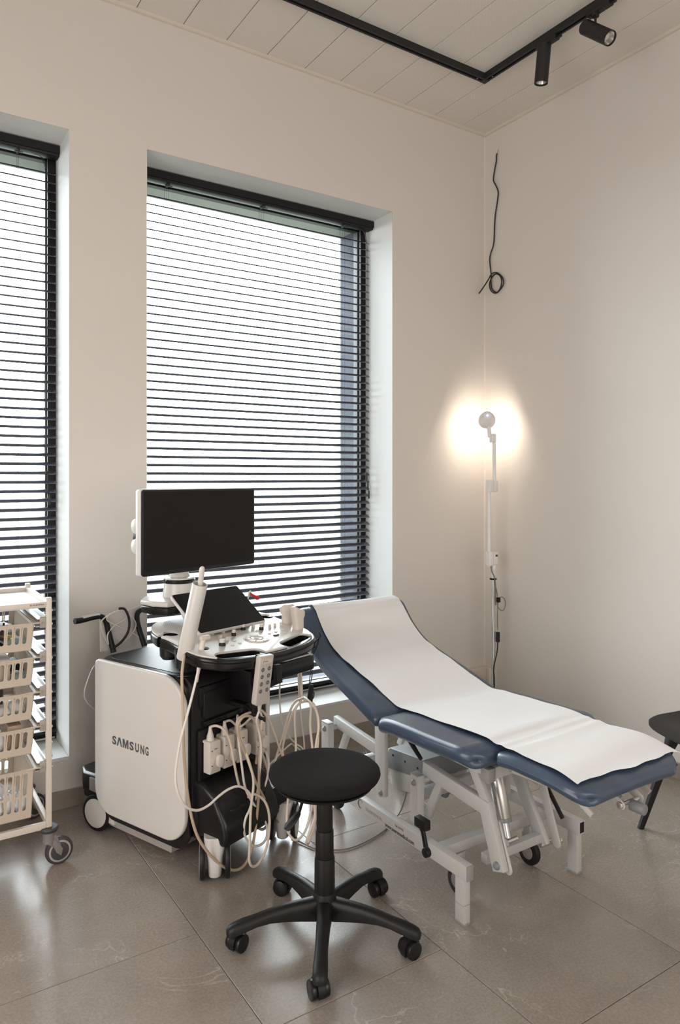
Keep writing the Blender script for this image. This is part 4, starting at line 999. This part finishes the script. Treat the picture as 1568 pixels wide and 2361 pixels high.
# ---- probes with their leads and plugs
def plug(T, x, z, lab=None):
    m = MB(); m.prism(rrect(x, x+.052, z, z+.118, [.006, .006, .006, .003], 3), 'y', .02, .105, bev=.004); p = T.part('plug', m, 'probe_cream')
    m = MB(); m.prism(capsule((x+.042, z+.034), (x+.042, z+.052), .0145), 'y', .006, .022, bev=.004); T.part('latch_knob', m, 'probe_cream', p)
    m = MB(); m.lathe([(.015, -.002), (.013, .015), (.007, .035), (.0055, .05)], (x+.022, .045, z+.118), 14); T.part('strain_relief', m, 'probe_cream', p)
    for zz in (.03, .085):
        m = MB(); m.cyl((x+.010, .0185, z+zz), (x+.010, .0205, z+zz), .0022, 8); T.part('screw', m, 'cord_black', p)
    m = MB(); m.box(x+.022, x+.034, .0190, .0203, z+.088, z+.091); T.part('print_mark', m, 'print_grey', p)
def lead(T, pts, r, matl, k=7, name='lead'):
    m = MB(); m.tube(pts, r, 9, k=k); return T.part(name, m, matl)
C_WAND = [(-.285, .05, .86), (-.30, .03, .83), (-.321, 0, .798), (-.332, -.009, .769), (-.337, -.017, .72), (-.338, -.025, .614), (-.339, -.032, .471), (-.324, -.039, .323), (-.297, -.045, .213), (-.25, -.05, .131), (-.192, -.055, .064), (-.137, -.059, .026), (-.089, -.062, .029), (-.056, -.065, .082), (-.037, -.067, .173), (-.027, -.069, .269), (-.026, -.07, .386), (-.018, -.07, .463), (-.034, -.07, .526), (-.059, -.069, .562), (-.089, -.067, .576), (-.112, -.065, .568), (-.125, -.062, .54), (-.107, -.059, .485), (-.072, -.055, .412), (-.026, -.05, .31), (.022, -.045, .229), (.052, -.039, .165), (.05, -.032, .115), (.035, -.025, .1), (.009, -.017, .117), (-.005, -.009, .14), (.03, .03, .22), (.08, .055, .38), (.065, .06, .50), (.058, .045, .53)]
C_WAND[0] = (-.268, .066, .86); C_WAND[1] = (-.285, .04, .82)
T1 = mthing('wand_probe', 'cream wand probe standing in the white tube, its tan lead looping low', 'ultrasound probe', (-.26, .06, .82))
lead(T1, C_WAND, .0052, 'cable_tan')
m = MB(); m.tube([(-.266, .035, .90), (-.257, -.012, 1.06), (-.2555, -.019, 1.105), (-.255, -.0205, 1.120), (-.2548, -.0225, 1.130), (-.2547, -.0235, 1.135), (-.2546, -.024, 1.138)], [.009, .009, .0095, .010, .009, .0065, .001], 16); T1.part('wand', m, 'probe_cream')
plug(T1, .042, .370)
TT = mthing('probe_tube', 'white tube holder standing at the left edge of the console', 'tube', (-.276, .055, .80))
a, b = Vector((-.268, .066, .800)), Vector((-.258, -.014, 1.075)); d = (b-a)
m = MB(); n = 32; zz = d.normalized(); xx = zz.orthogonal().normalized(); yy = zz.cross(xx)
def circ(p, r): return [p+xx*math.cos(2*PI*i/n)*r+yy*math.sin(2*PI*i/n)*r for i in range(n)]
m.rings([circ(a, .026), circ(a+d*.02, .0275), circ(b-d*.005, .0275), circ(b, .0265), circ(b, .0245), circ(a+d*.3, .0235), circ(a+d*.3, .001)], True, False); TT.part('tube', m, 'device_white2')
C_SMALL = [(-.235, .01, .81), (-.250, -.005, .80), (-.266, -.02, .787), (-.275, -.026, .775), (-.296, -.032, .722), (-.331, -.037, .633), (-.366, -.042, .545), (-.386, -.046, .453), (-.38, -.049, .388), (-.352, -.053, .333), (-.305, -.055, .301), (-.256, -.057, .301), (-.21, -.059, .319), (-.168, -.064, .332), (-.128, -.072, .331), (-.088, -.075, .302), (-.071, -.08, .269), (-.081, -.079, .234), (-.101, -.078, .205), (-.106, -.076, .16), (-.081, -.073, .111), (-.037, -.07, .078), (.009, -.067, .083), (.021, -.063, .125), (-.004, -.058, .181), (-.042, -.053, .236), (-.074, -.047, .3), (-.084, -.041, .372), (-.086, -.025, .468), (-.072, .0, .53), (-.045, .03, .545), (-.03, .045, .53)]
T2 = mthing('linear_probe', 'small cream probe hooked at the front left of the console, white lead', 'ultrasound probe', (-.22, .012, .81))
lead(T2, C_SMALL, .0045, 'cable_white')
m = MB(); m.tube([(-.238, .012, .800), (-.232, .012, .835), (-.222, .012, .868)], [.010, .011, .0095], 14, k=3); m.box(-.236, -.196, .002, .022, .866, .882, bev=.004); T2.part('handle', m, 'probe_cream')
m = MB(); m.tube([(-.236, .005, .80), (-.262, -.017, .79), (-.276, -.026, .765), (-.285, -.03, .735)], [.009, .0085, .006, .0048], 12, k=4); T2.part('strain_relief', m, 'probe_cream')
plug(T2, -.052, .368)
T3 = mthing('curved_probe', 'broad-headed cream probe in the rear right holder of the console', 'ultrasound probe', (.272, .08, .80))
m = MB(); m.m = Matrix.Translation((.272, .080, 0))
rs = []
for z, wx_, wy_ in ((.795, .020, .016), (.85, .026, .018), (.868, .025, .017), (.880, .027, .017), (.893, .036, .018), (.905, .040, .019), (.914, .037, .018), (.921, .025, .014), (.923, .006, .005)):
    rs.append([(wx_*math.copysign(abs(math.cos(a))**.8, math.cos(a)), wy_*math.copysign(abs(math.sin(a))**.8, math.sin(a)), z) for a in [2*PI*i/24 for i in range(24)]])
m.rings(rs); T3.part('handle', m, 'probe_cream')
lead(T3, [(.272, .08, .80), (.27, .08, .76), (.268, .03, .715), (.264, -.0, .69), (.258, -.01, .60), (.253, -.02, .546), (.215, -.02, .50), (.201, -.04, .353), (.134, -.08, .279), (.086, -.113, .239), (.051, -.139, .184), (.034, -.159, .141), (.046, -.173, .11), (.067, -.179, .098), (.107, -.179, .113), (.143, -.173, .161), (.172, -.159, .208), (.202, -.139, .295), (.253, -.113, .398), (.285, -.08, .487), (.290, -.04, .532), (.27, .03, .50), (.22, .05, .36), (.187, .02, .325), (.145, .013, .406), (.11, .007, .475), (.075, 0, .523), (.041, -.007, .552), (.002, -.013, .552), (-.018, -.01, .535), (-.035, .03, .50), (-.07, .04, .53), (-.095, .045, .53)], .0045, 'cable_cream')
plug(T3, -.118, .366)
T4 = mthing('flat_probe', 'square-headed cream probe in the front right holder of the console', 'ultrasound probe', (.250, -.002, .80))
m = MB(); m.m = Matrix.Translation((.252, -.002, 0))
rs = []
for z, wx_, wy_ in ((.790, .018, .014), (.84, .0235, .016), (.875, .024, .016), (.884, .0305, .017), (.908, .031, .018), (.914, .029, .016), (.9155, .02, .01)):
    rs.append([(wx_*math.copysign(abs(math.cos(a))**.5, math.cos(a)), wy_*math.copysign(abs(math.sin(a))**.5, math.sin(a)), z+(.012*(-math.copysign(1, math.cos(a)))*abs(math.cos(a)) if z > .9 else 0)) for a in [2*PI*i/24 for i in range(24)]])
m.rings(rs); T4.part('handle', m, 'probe_cream')
lead(T4, [(.252, 0, .795), (.25, -.01, .76), (.256, -.012, .69), (.26, -.015, .60), (.262, -.02, .55), (.275, -.05, .53), (.254, -.069, .45), (.238, -.095, .379), (.228, -.118, .282), (.216, -.139, .187), (.193, -.156, .138), (.151, -.171, .077), (.12, -.182, .063), (.103, -.191, .082), (.117, -.197, .119), (.14, -.2, .171), (.134, -.2, .233), (.143, -.197, .289), (.153, -.191, .412), (.181, -.182, .491), (.20, -.15, .545), (.225, -.08, .565), (.245, -.03, .555), (.23, .02, .50), (.151, .05, .268), (.106, .047, .339), (.061, .033, .407), (.029, -.02, .478), (.02, -.03, .55), (-.03, -.025, .565), (-.09, -.02, .545), (-.085, -.045, .467), (-.075, -.07, .40), (-.068, -.085, .33), (-.095, -.10, .24), (-.118, -.12, .14), (-.120, -.12, .075), (-.10, -.118, .045), (-.069, -.118, .048), (-.029, -.115, .09), (-.006, -.105, .175), (-.013, -.09, .239), (-.04, -.06, .27), (-.055, -.02, .25), (-.076, -.01, .312), (-.096, -.01, .389), (-.112, -.005, .472), (-.137, 0, .522), (-.155, .02, .537), (-.162, .045, .53)], .0048, 'cable_cream')
plug(T4, -.186, .364)
# two loose thin leads from under the console
TL = mthing('thin_lead', 'thin cream lead hanging under the console, nearer the handset', 'cable', (.30, .1, .24))
lead(TL, [(.204, .06, .715), (.204, .05, .647), (.216, .067, .59), (.231, .083, .531), (.26, .1, .433), (.314, .117, .353), (.376, .133, .296), (.446, .15, .239), (.50, .17, .10), (.54, .20, .004)], .0035, 'cable_cream')
TL = mthing('thin_lead', 'thin cream lead hanging under the console, nearer the couch', 'cable', (.36, .08, .27))
lead(TL, [(.300, .05, .80), (.306, .05, .644), (.33, .067, .534), (.363, .083, .41), (.397, .1, .27), (.41, .13, .12), (.40, .16, .004)], .0035, 'cable_cream')
# strap and clip gathering the leads
TS = mthing('cable_strap', 'black elastic strap and clip gathering leads at the right of the console', 'strap', (.30, -.02, .54))
m = MB(); m.tube([(.300, -.075, .822), (.31, -.073, .80), (.312, -.04, .77), (.312, -.02, .70), (.306, -.02, .639), (.300, -.02, .598)], .0022, 6, k=4); m.tube([(.305, -.07, .80), (.316, -.05, .76), (.315, -.02, .70), (.318, -.02, .636), (.306, -.02, .596)], .0022, 6, k=4); TS.part('strap', m, 'cord_black')
m = MB(); m.ball((.312, -.03, .757), .012, 10, 8); TS.part('knot', m, 'cord_black')
m = MB(); m.prism([(-.011, 0), (.011, 0), (.008, .055), (.004, .07), (-.006, .07), (-.009, .055)], 'y', -.008, .008, bev=.003); m.bm.transform(Matrix.Translation((.276, -.045, .537)) @ Matrix.Rotation(.18, 4, 'Y')); TS.part('clip', m, 'black_plastic')
m = MB(); m.tube([(.292, -.045, .575), (.302, -.045, .568), (.300, -.045, .552), (.294, -.045, .545)], .0025, 6, k=4); TS.part('clip_hook', m, 'black_plastic')
TS = mthing('cable_hook', 'black hook on the machine front gathering the looped leads', 'hook', (-.03, 0, .54))
m = MB(); m.box(-.045, -.005, .0, .09, .575, .592, bev=.004); m.tube([(-.03, .0, .585), (-.04, -.04, .582), (-.045, -.078, .57), (-.03, -.088, .556), (-.012, -.08, .552)], .0065, 8, k=4); m.box(-.05, -.02, -.066, -.052, .560, .610, bev=.004); TS.part('hook', m, 'black_plastic')
# ---- remote handset of the couch
TH = mthing('handset', 'grey remote handset with eight round buttons hooked on the console front', 'remote control', (-.09, -.14, .63))
o3 = Vector((-.096, -.149, .638)); t3 = Vector((-.087, -.168, .815)); uz = (t3-o3).normalized(); ux = Vector((.972, .02, -.10)).normalized(); ux = (ux-uz*ux.dot(uz)).normalized(); uy = ux.cross(uz)*-1
uy = uz.cross(ux)
HM = Matrix(((ux.x, uz.x, -uy.x, o3.x), (ux.y, uz.y, -uy.y, o3.y), (ux.z, uz.z, -uy.z, o3.z), (0, 0, 0, 1)))
L3 = (t3-o3).length
m = MB(); m.m = HM.copy(); m.prism(rrect(-.034, .034, 0, L3, [.012, .004, .004, .012], 4), 'z', -.012, .012, bev=.004, seg=3); hb = TH.part('case', m, 'remote_grey')
m = MB(); m.m = HM.copy(); m.prism(rrect(-.024, .024, L3-.026, L3-.012, .002, 2), 'z', .012, .0126); TH.part('label_plate', m, 'cart_white', hb)
m = MB(); m.m = HM.copy(); m.tube([(-.019, L3-.023, .013), (-.017, L3-.017, .013), (-.011, L3-.0145, .013)], .0009, 6, k=3); m.box(-.010, .006, L3-.0205, L3-.0185, .0126, .013); TH.part('plate_print', m, 'print_grey', hb, kind='stuff')
for i in range(2):
    for j in range(4):
        bx_, by_ = -.0155+.031*i, L3-.048-.026*j+.0015*i
        m = MB(); m.m = HM @ Matrix.Translation((bx_, by_, .0118)); m.lathe([(.0078, 0), (.0078, .0008), (.0068, .0012), (.001, .0012)], (0, 0, 0), 18); TH.part('button', m, 'grey_button', hb)
        m = MB(); m.m = HM @ Matrix.Translation((bx_, by_, .0129)); m.box(-.004, .004, -.0006, .0006, 0, .0003); m.box(-.0035, -.002, -.002, .002, 0, .0003); m.box(.002, .0035, -.002, .002, 0, .0003); TH.part('button_print', m, 'caster_ring', hb, kind='stuff')
for dx in (-.0155, 0, .0155):
    m = MB(); m.m = HM @ Matrix.Translation((dx, L3-.034, .0118)); m.lathe([(.0012, 0), (.0012, .0006), (.001, .0007)], (0, 0, 0), 8); TH.part('indicator', m, 'print_grey', hb)
m = MB(); m.m = HM.copy(); m.tube([(0, .002, 0), (.001, -.014, 0), (.001, -.026, 0)], [.009, .007, .0045], 12, k=3); TH.part('strain_relief', m, 'remote_grey')
m = MB(); m.m = HM.copy(); m.box(-.02, .02, L3-.012, L3-.002, -.030, -.012, bev=.003); TH.part('hook', m, 'black_plastic')
hp = HM @ Vector((.001, -.024, 0))
lead(TH, [hp, hp+Vector((.006, .02, -.04)), (-.055, -.10, .519), (-.029, -.085, .446), (-.023, -.07, .346), (-.023, -.055, .263), (-.010, -.02, .20), (.05, -.02, .26), (.09, .0, .33), (.12, .06, .36), (.13, .08, .314)], .0042, 'cable_white')
cp = cat([(.13, .08, .314), (.122, .068, .264), (.116, .056, .214), (.116, .044, .167), (.122, .032, .127), (.134, .02, .093)], 40)
ring = []
for i, p in enumerate(cp[:-1]):
    d = (cp[i+1]-p).normalized(); u = Vector((1, 0, 0)); u = (u-d*u.dot(d)).normalized(); v = d.cross(u); a = i*1.05
    ring.append(p+(u*math.cos(a)+v*math.sin(a))*.0075)
m = MB(); m.tube(ring, .0023, 6); TH.part('coiled_lead', m, 'cable_tan')
inv = FM.inverted()
m = MB(); fp = [(-1.924, -.811, .1), (-1.882, -.782, .065), (-1.86, -.793, .03), (-1.839, -.824, .008), (-1.823, -.879, .005), (-1.808, -.915, .005), (-1.748, -.965, .005), (-1.696, -.984, .005), (-1.611, -.976, .005), (-1.509, -.949, .005), (-1.45, -.915, .005), (-1.36, -.88, .03), (-1.33, -.90, .16)]
fp = [inv @ Vector(p) for p in fp]; m.tube([(.134, .02, .093)]+fp, .0033, 8, k=6); TH.part('floor_lead', m, 'cable_grey')
# small red cap behind the touch screen
m = MB(); m.ball((.300, .34, .933), .0085, 14, 8); m.tube([(.304, .335, .930), (.318, .33, .922), (.332, .33, .914)], [.005, .006, .010], 12, k=3); m.ball((.333, .33, .914), .0105, 14, 8)
o = single('red_cap', 'small red two-lobed plastic cap peeking out behind the touch screen', 'cap', m, 'red', frame=FM)
m = MB(); m.tube([(.27, .33, .90), (.285, .335, .925), (.292, .338, .940), (.302, .34, .945)], .0035, 8, k=4); mm = mesh_of(m, 'stalk', 'device_white2', Matrix.Translation(-Vector(o.location)) @ FM); st = bpy.data.objects.new('stalk', mm); link(st, o)
# power strip and leads on the floor by the wall
T = Thing('floor_cables', 'tangle of grey and white leads on the floor under the window', 'cables', (-1.45, -.2, 0))
for pts, r, ml in (([(-1.72, -.16, .004), (-1.60, -.10, .004), (-1.50, -.14, .10), (-1.44, -.10, .075), (-1.36, -.16, .004), (-1.28, -.11, .004)], .004, 'cable_white'),
                   ([(-1.66, -.25, .004), (-1.55, -.22, .004), (-1.42, -.12, .004), (-1.28, -.20, .004), (-1.16, -.15, .004)], .004, 'cable_white'),
                   ([(-1.70, -.3, .004), (-1.60, -.18, .004), (-1.52, -.26, .004), (-1.42, -.2, .004), (-1.33, -.28, .004)], .004, 'cable_grey')):
    m = MB(); m.tube(pts, r, 8, k=7); T.part('lead', m, ml)
m = MB(); m.box(-1.47, -1.41, -.20, -.14, .0, .045, bev=.006); T.part('adaptor_brick', m, 'grey_plastic')
T = mthing('foot_switch', 'black foot switch lever standing behind the black stool seat', 'foot switch', (.40, .50, 0))
m = MB(); m.box(.36, .46, .46, .56, 0, .02, bev=.005); m.prism(strip([(.50, .02), (.53, .12), (.535, .155)], .02), 'x', .395, .425, bev=.004); m.box(.385, .455, .52, .55, .125, .165, bev=.004); T.part('lever', m, 'black_plastic')
m = MB(); m.cyl((.39, .505, .05), (.435, .505, .05), .009, 12, bev=.002); T.part('hinge', m, 'chrome')

# ================================================================ BASKET TROLLEY
TX0, TX1, TY0, TY1, TZ = -3.14, -2.695, -.480, -.035, 1.005
T = Thing('basket_trolley', 'white metal trolley frame on grey castors at the left edge', 'trolley', ((TX0+TX1)/2, (TY0+TY1)/2, 0))
for x in (TX0, TX1-.0195):
    for y in (TY0, TY1-.0195):
        m = MB(); m.box(x, x+.0195, y, y+.0195, .145, TZ, bev=.0025); p = T.part('post', m, 'cart_white')
for z, h_ in ((.146, .024), (.972, .018)):
    for a in (TY0, TY1-.0195):
        m = MB(); m.box(TX0+.0195, TX1-.0195, a+.001, a+.0185, z, z+h_, bev=.002); T.part('cross_rail', m, 'cart_white')
    for a in (TX0, TX1-.0195):
        m = MB(); m.box(a+.001, a+.0185, TY0+.0195, TY1-.0195, z, z+h_, bev=.002); T.part('side_rail', m, 'cart_white')
m = MB(); m.box(TX0+.016, TX1-.016, TY0+.016, TY1-.016, .966, .974, bev=.001); T.part('top_shelf', m, 'cart_top')
m = MB(); m.box(-2.7715, -2.766, TY0-.0004, TY0+.0012, .9785, .984, bev=.0005); T.part('badge_dot', m, 'tan_print')
m = text_fit('KLINTRA', .040, .0052, Matrix.Translation((-2.762, TY0+.0004, .9788)) @ Matrix.Rotation(PI/2, 4, 'X'))
T.part('badge_print', m, 'print_grey', smooth=0, kind='stuff')
LV = [(.915, .098), (.788, .098), (.660, .096), (.533, .096), (.381, .178)]
for z, h_ in LV:
    for x, s in ((TX1-.0195, -1), (TX0+.0195, 1)):
        m = MB(); a, b = sorted((x, x+s*.030)); m.box(a, b, TY0+.012, TY1-.012, z+.010, z+.012); m.box(*sorted((x, x+s*.003)), TY0+.012, TY1-.012, z-.016, z+.024); m.box(*sorted((x, x+s*.034)), TY0+.012, TY1-.012, z-.018, z-.015); r = T.part('runner', m, 'aluminium')
        m = MB(); a, b = sorted((x, x+s*.022)); m.box(a, b, TY0+.004, TY0+.014, z-.022, z+.018, bev=.003); T.part('runner_stop', m, 'caster_ring', r)
for z in (.955, .905, .778, .652, .522, .462, .412, .372):
    m = MB(); m.lathe([(.001, .005), (.0035, .0045), (.005, .002), (.0055, 0)], (TX1, TY0+.010, z), 10, Matrix.Rotation(PI/2, 4, 'Y')); T.part('rivet', m, 'chrome')
# castors
for i, (x, y) in enumerate(((TX1-.008, TY0+.012), (TX1-.012, TY1-.012), (TX0+.01, TY0+.012), (TX0+.01, TY1-.012))):
    m = MB(); m.lathe([(.001, .152), (.030, .150), (.034, .143), (.030, .133), (.022, .130), (.001, .130)], (x, y, 0), 28); c = T.part('castor_cap', m, 'caster_dark')
    rz = Matrix.Translation((x, y, 0)) @ Matrix.Rotation(math.radians((4, 30, -40, 70)[i]), 4, 'Z')
    m = MB(); m.m = rz; m.lathe([(.001, .131), (.021, .131), (.0215, .09), (.001, .088)], (0, 0, 0), 24)
    m.m = rz; m.prism([(-.004, .118), (.022, .118), (.040, .075), (.046, .045), (.036, .036), (.014, .070), (-.006, .085)], 'y', -.016, .016, bev=.003); T.part('castor_body', m, 'caster_grey', c)
    m = MB(); m.m = rz; m.cyl((.036, -.0125, .0505), (.036, .0125, .0505), .0505, 40, bev=.006); T.part('castor_tyre', m, 'caster_dark', c)
    for s in (-1, 1):
        m = MB(); m.m = rz; m.cyl((.036, s*.0115, .0505), (.036, s*.0135, .0505), .040, 32, bev=.0008); m2 = T.part('castor_rim', m, 'caster_ring', c)
        m = MB(); m.m = rz; m.cyl((.036, s*.0125, .0505), (.036, s*.0142, .0505), .033, 32, bev=.0006); T.part('castor_hub', m, 'caster_dark', c)
        m = MB(); m.m = rz; m.prism([(.002, .100), (.018, .100), (.046, .060), (.040, .034), (.022, .050)], 'y', *sorted((s*.0142, s*.0185)), bev=.001); T.part('castor_fork', m, 'caster_grey', c)

# slotted baskets that slide out
def slot_cells(mb, x0, x1, z0, z1, sw, y, th, ax='y', n=20, pad=0):
    """panel cell x0..x1, z0..z1 with a stadium slot of width sw, as two skins and walls"""
    cx, cz = (x0+x1)/2, (z0+z1)/2; r = sw/2; hz = max(r, (z1-z0)/2-pad)
    st = [(cx+r*math.cos(a), cz+(hz-r)*(1 if a <= PI else -1)+r*math.sin(a)) for a in [PI*i/(n//2) for i in range(n//2+1)]+[PI+PI*i/(n//2) for i in range(n//2+1)]]
    def outer(p):
        dx, dz = p[0]-cx, p[1]-cz; k = min((x1-x0)/2/abs(dx) if abs(dx) > 1e-9 else 1e9, (z1-z0)/2/abs(dz) if abs(dz) > 1e-9 else 1e9); return (cx+dx*k, cz+dz*k)
    ou = [outer(p) for p in st]
    for tx, tz in ((x0, z0), (x0, z1), (x1, z0), (x1, z1)):
        i = min(range(len(ou)), key=lambda q: (ou[q][0]-tx)**2+(ou[q][1]-tz)**2); ou[i] = (tx, tz)
    P = (lambda p, d: (p[0], y+d, p[1])) if ax == 'y' else (lambda p, d: (y+d, p[0], p[1]))
    f = [mb.v(P(p, 0)) for p in st]; fo = [mb.v(P(p, 0)) for p in ou]; b = [mb.v(P(p, th)) for p in st]; bo = [mb.v(P(p, th)) for p in ou]
    N = len(st)
    for i in range(N):
        j = (i+1) % N; mb._f([fo[i], fo[j], f[j], f[i]]); mb._f([bo[j], bo[i], b[i], b[j]]); mb._f([f[i], f[j], b[j], b[i]])
words = ['top', 'second', 'third', 'fourth', 'deep bottom']
BASKET = []
for li, (z, h_) in enumerate(LV):
    x1, x0 = -2.757, -3.078; y0, y1 = TY0-.006, TY1-.03
    B = Thing('slotted_basket', 'beige slotted plastic basket, %s of the five in the white trolley' % words[li], 'basket', ((x0+x1)/2, (y0+y1)/2, z-h_), group=None)
    m = MB(); t = .0022
    def taper(mb):
        for v in mb.bm.verts:
            k = (z-v.co.z)/h_
            if 0 <= k <= 1.01:
                v.co.x -= .010*k*(v.co.x-(x0+x1)/2)/((x1-x0)/2); v.co.y -= .006*k*(v.co.y-(y0+y1)/2)/((y1-y0)/2)
    rows_ = [(z-.008, z-h_+.024)] if h_ < .12 else [(z-.008, z-h_/2-.006), (z-h_/2-.006, z-h_+.028)]
    pitch = .0262; 
    for ya, yb in ((y0, y0+t), (y1-t, y1)):
        m.box(x0, x1, ya, yb, z-h_, rows_[-1][1])
        k = 0; x = x1-.021
        m.box(x1-.016, x1, ya, yb, rows_[-1][1], z)
        xs = x1-.016
        while xs-pitch > x0:
            for zt, zb in rows_: slot_cells(m, xs-pitch, xs, zb, zt, .0150, ya, t, pad=.003)
            xs -= pitch
        m.box(x0, xs, ya, yb, rows_[-1][1], z); m.box(xs, x1-.016, ya, yb, z-.008, z)
    for xa in (x0, x1-t):
        m.box(xa, xa+t, y0, y1, z-h_, z-h_+.012); m.box(xa, xa+t, y0, y1, z-.010, z)
        m.box(xa, xa+t, y0, y0+.02, z-h_, z); m.box(xa, xa+t, y1-.02, y1, z-h_, z)
        yy = y0+.02
        while yy < y1-.03: m.box(xa, xa+t, yy+.010, yy+.016, z-h_+.012, z-.010); yy += .016
    m.box(x0, x1, y0, y1, z-h_, z-h_+t)
    taper(m); B.part('tub', m, 'basket_beige')
    m = MB(); ro = rrect(x0-.022, x1+.026, y0-.003, y1+.003, .008, 3); ri = rrect(x0+.002, x1-.002, y0+.003, y1-.003, .004, 3)
    m.rings([[(p[0], p[1], z-.001) for p in ri], [(p[0], p[1], z-.001) for p in ro], [(p[0], p[1], z+.003) for p in ro], [(p[0], p[1], z+.003) for p in ri]], False, False); B.part('rim', m, 'basket_beige')
    m = MB(); m.box(x1-.009, x1-.006, y0-.0022, y0+.001, z-.045 if h_ < .12 else z-.07, z-.004, bev=.0008); B.part('front_rib', m, 'basket_beige')
    BASKET.append(B)
zb = [z-h_+.0025 for z, h_ in LV]
# contents
T = Thing('glass_jar', 'clear jar holding dark red swabs in the top basket of the trolley', 'jar', (-2.868, -.40, zb[0]))
m = MB(); m.lathe([(.001, .001), (.026, .001), (.028, .006), (.028, .075), (.024, .084), (.024, .092), (.0225, .092), (.0225, .084), (.0262, .075), (.0262, .008), (.001, .004)], (-2.868, -.40, zb[0]), 28); T.part('glass', m, 'clear_plastic')
for i in range(9):
    m = MB(); m.ball((-2.868+.014*math.cos(i*2.1), -.40+.014*math.sin(i*2.1), zb[0]+.016+.0068*i), .0095, 10, 6); T.part('swab', m, 'berry')
def box_thing(name, label, c_, x0, x1, y0, y1, z0, z1, ml, rz=0, bev=.003, lid=None):
    T = Thing(name, label, c_, ((x0+x1)/2, (y0+y1)/2, z0), rz); T.frame = Matrix.Translation(((x0+x1)/2, (y0+y1)/2, 0)) @ Matrix.Rotation(rz, 4, 'Z') @ Matrix.Translation((-(x0+x1)/2, -(y0+y1)/2, 0))
    m = MB(); m.box(x0, x1, y0, y1, z0, z1, bev=bev); T.part('carton', m, ml)
    if lid: m = MB(); m.box(x0-.0015, x1+.0015, y0-.0015, y1+.0015, z1-.012, z1+.001, bev=.001); T.part('lid', m, lid)
    return T
def packet(name, label, cx, cy, z0, lx, ly, h, ml, rz=0, c_='packet', tilt=0):
    m = MB(); m.m = Matrix.Translation((cx, cy, z0+h/2)) @ Matrix.Rotation(rz, 4, 'Z') @ Matrix.Rotation(tilt, 4, 'Y')
    n = 10; g = []
    for i in range(n+1):
        for j in range(n+1):
            u, v = i/n*2-1, j/n*2-1; e = (1-u**4)*(1-v**4); g.append((u*lx/2, v*ly/2, e*h/2*(1+.13*math.sin(i*2.3+j*1.7+cx*90))))
    A = [m.v(p) for p in g]; B_ = [m.v((p[0], p[1], -abs(p[2])*.95-.0004)) for p in g]
    for i in range(n):
        for j in range(n):
            a, b, c, d = i*(n+1)+j, i*(n+1)+j+1, (i+1)*(n+1)+j+1, (i+1)*(n+1)+j
            m._f([A[a], A[b], A[c], A[d]]); m._f([B_[d], B_[c], B_[b], B_[a]])
    per = [i*(n+1) for i in range(n)]+[n*(n+1)+j for j in range(n)]+[i*(n+1)+n for i in range(n, 0, -1)]+[j for j in range(n, 0, -1)]
    for k in range(len(per)): a, b = per[k], per[(k+1) % len(per)]; m._f([A[a], A[b], B_[b], B_[a]])
    return single(name, label, c_, m, ml, smooth=60)
packet('swab_packet', 'pale green crinkled packet in the top basket, beside the glass jar', -2.815, -.41, zb[0]+.008, .085, .10, .03, 'wrap_green', .2, tilt=0)
packet('swab_packet', 'yellow folded sachet on the pale green packet in the top basket', -2.838, -.42, zb[0]+.040, .03, .04, .010, 'yellow', .5)
packet('gel_packet', 'dark flat pouch lying low in the top basket of the trolley', -2.86, -.30, zb[0]+.001, .16, .12, .012, 'black_plastic', .1)
packet('gauze_packet', 'white wrapped gauze packet at the back of the top basket', -2.83, -.17, zb[0]+.001, .10, .14, .05, 'wrap_white', .3)
box_thing('glove_box', 'beige cardboard box with a pale lid in the second basket', 'box', -2.95, -2.835, -.46, -.30, zb[1], zb[1]+.095, 'basket_beige', lid='cart_top')
packet('gauze_packet', 'grey-green crinkled packet beside the box in the second basket', -2.80, -.41, zb[1]+.001, .055, .09, .035, 'wrap_green', -.2)
packet('gel_packet', 'black flat pouch at the right side of the second basket', -2.795, -.27, zb[1]+.001, .05, .16, .05, 'black_plastic', 0)
for i, (x, y, l, h, r) in enumerate(((-2.86, -.42, .06, .045, .2), (-2.81, -.40, .055, .05, -.3), (-2.84, -.32, .10, .035, .6))):
    packet('syringe_packet', ['crumpled clear-white packet at the front of the third basket', 'blue-tinted white packet at the front right of the third basket', 'long white packet across the middle of the third basket'][i], x, y, zb[2]+.001, l, l*1.3, h, 'wrap_white', r)
m = MB(); m.lathe([(.001, 0), (.020, 0), (.021, .05), (.016, .06), (.001, .06)], (-2.865, -.36, zb[2]+.032+.005), 20); single('small_bottle', 'small dark capped bottle lying among packets in the third basket', 'bottle', m, 'caster_dark')
box_thing('plaster_box', 'brown printed cardboard box in the fourth basket', 'box', -2.842, -2.797, -.462, -.36, zb[3], zb[3]+.105, 'cardboard', lid=None)
for i, (x, y, l, h) in enumerate(((-2.872, -.42, .05, .085), (-2.90, -.33, .09, .07), (-2.835, -.27, .08, .06))):
    packet('bandage_packet', ['shiny crumpled white bandage packet at the front of the fourth basket', 'shiny white bandage packet behind the front one in the fourth basket', 'flat shiny bandage packet behind the brown box in the fourth basket'][i], x, y, zb[3]+.001, l, .075, h, 'wrap_white', .3*i)
for i, (x, y, h) in enumerate(((-2.872, -.43, .070), (-2.835, -.425, .085), (-2.80, -.43, .075), (-2.86, -.34, .09), (-2.81, -.33, .065))):
    packet('dressing_packet', ['white dressing packet, leftmost at the front of the deep basket', 'white dressing packet with dark print, second from the left in the deep basket', 'white dressing packet in the right front corner of the deep basket', 'upright white dressing packet behind the leftmost in the deep basket', 'low white dressing packet behind the right front corner of the deep basket'][i], x, y, zb[4]+.001, .045, .065, h, 'wrap_white', .25*i-.3)
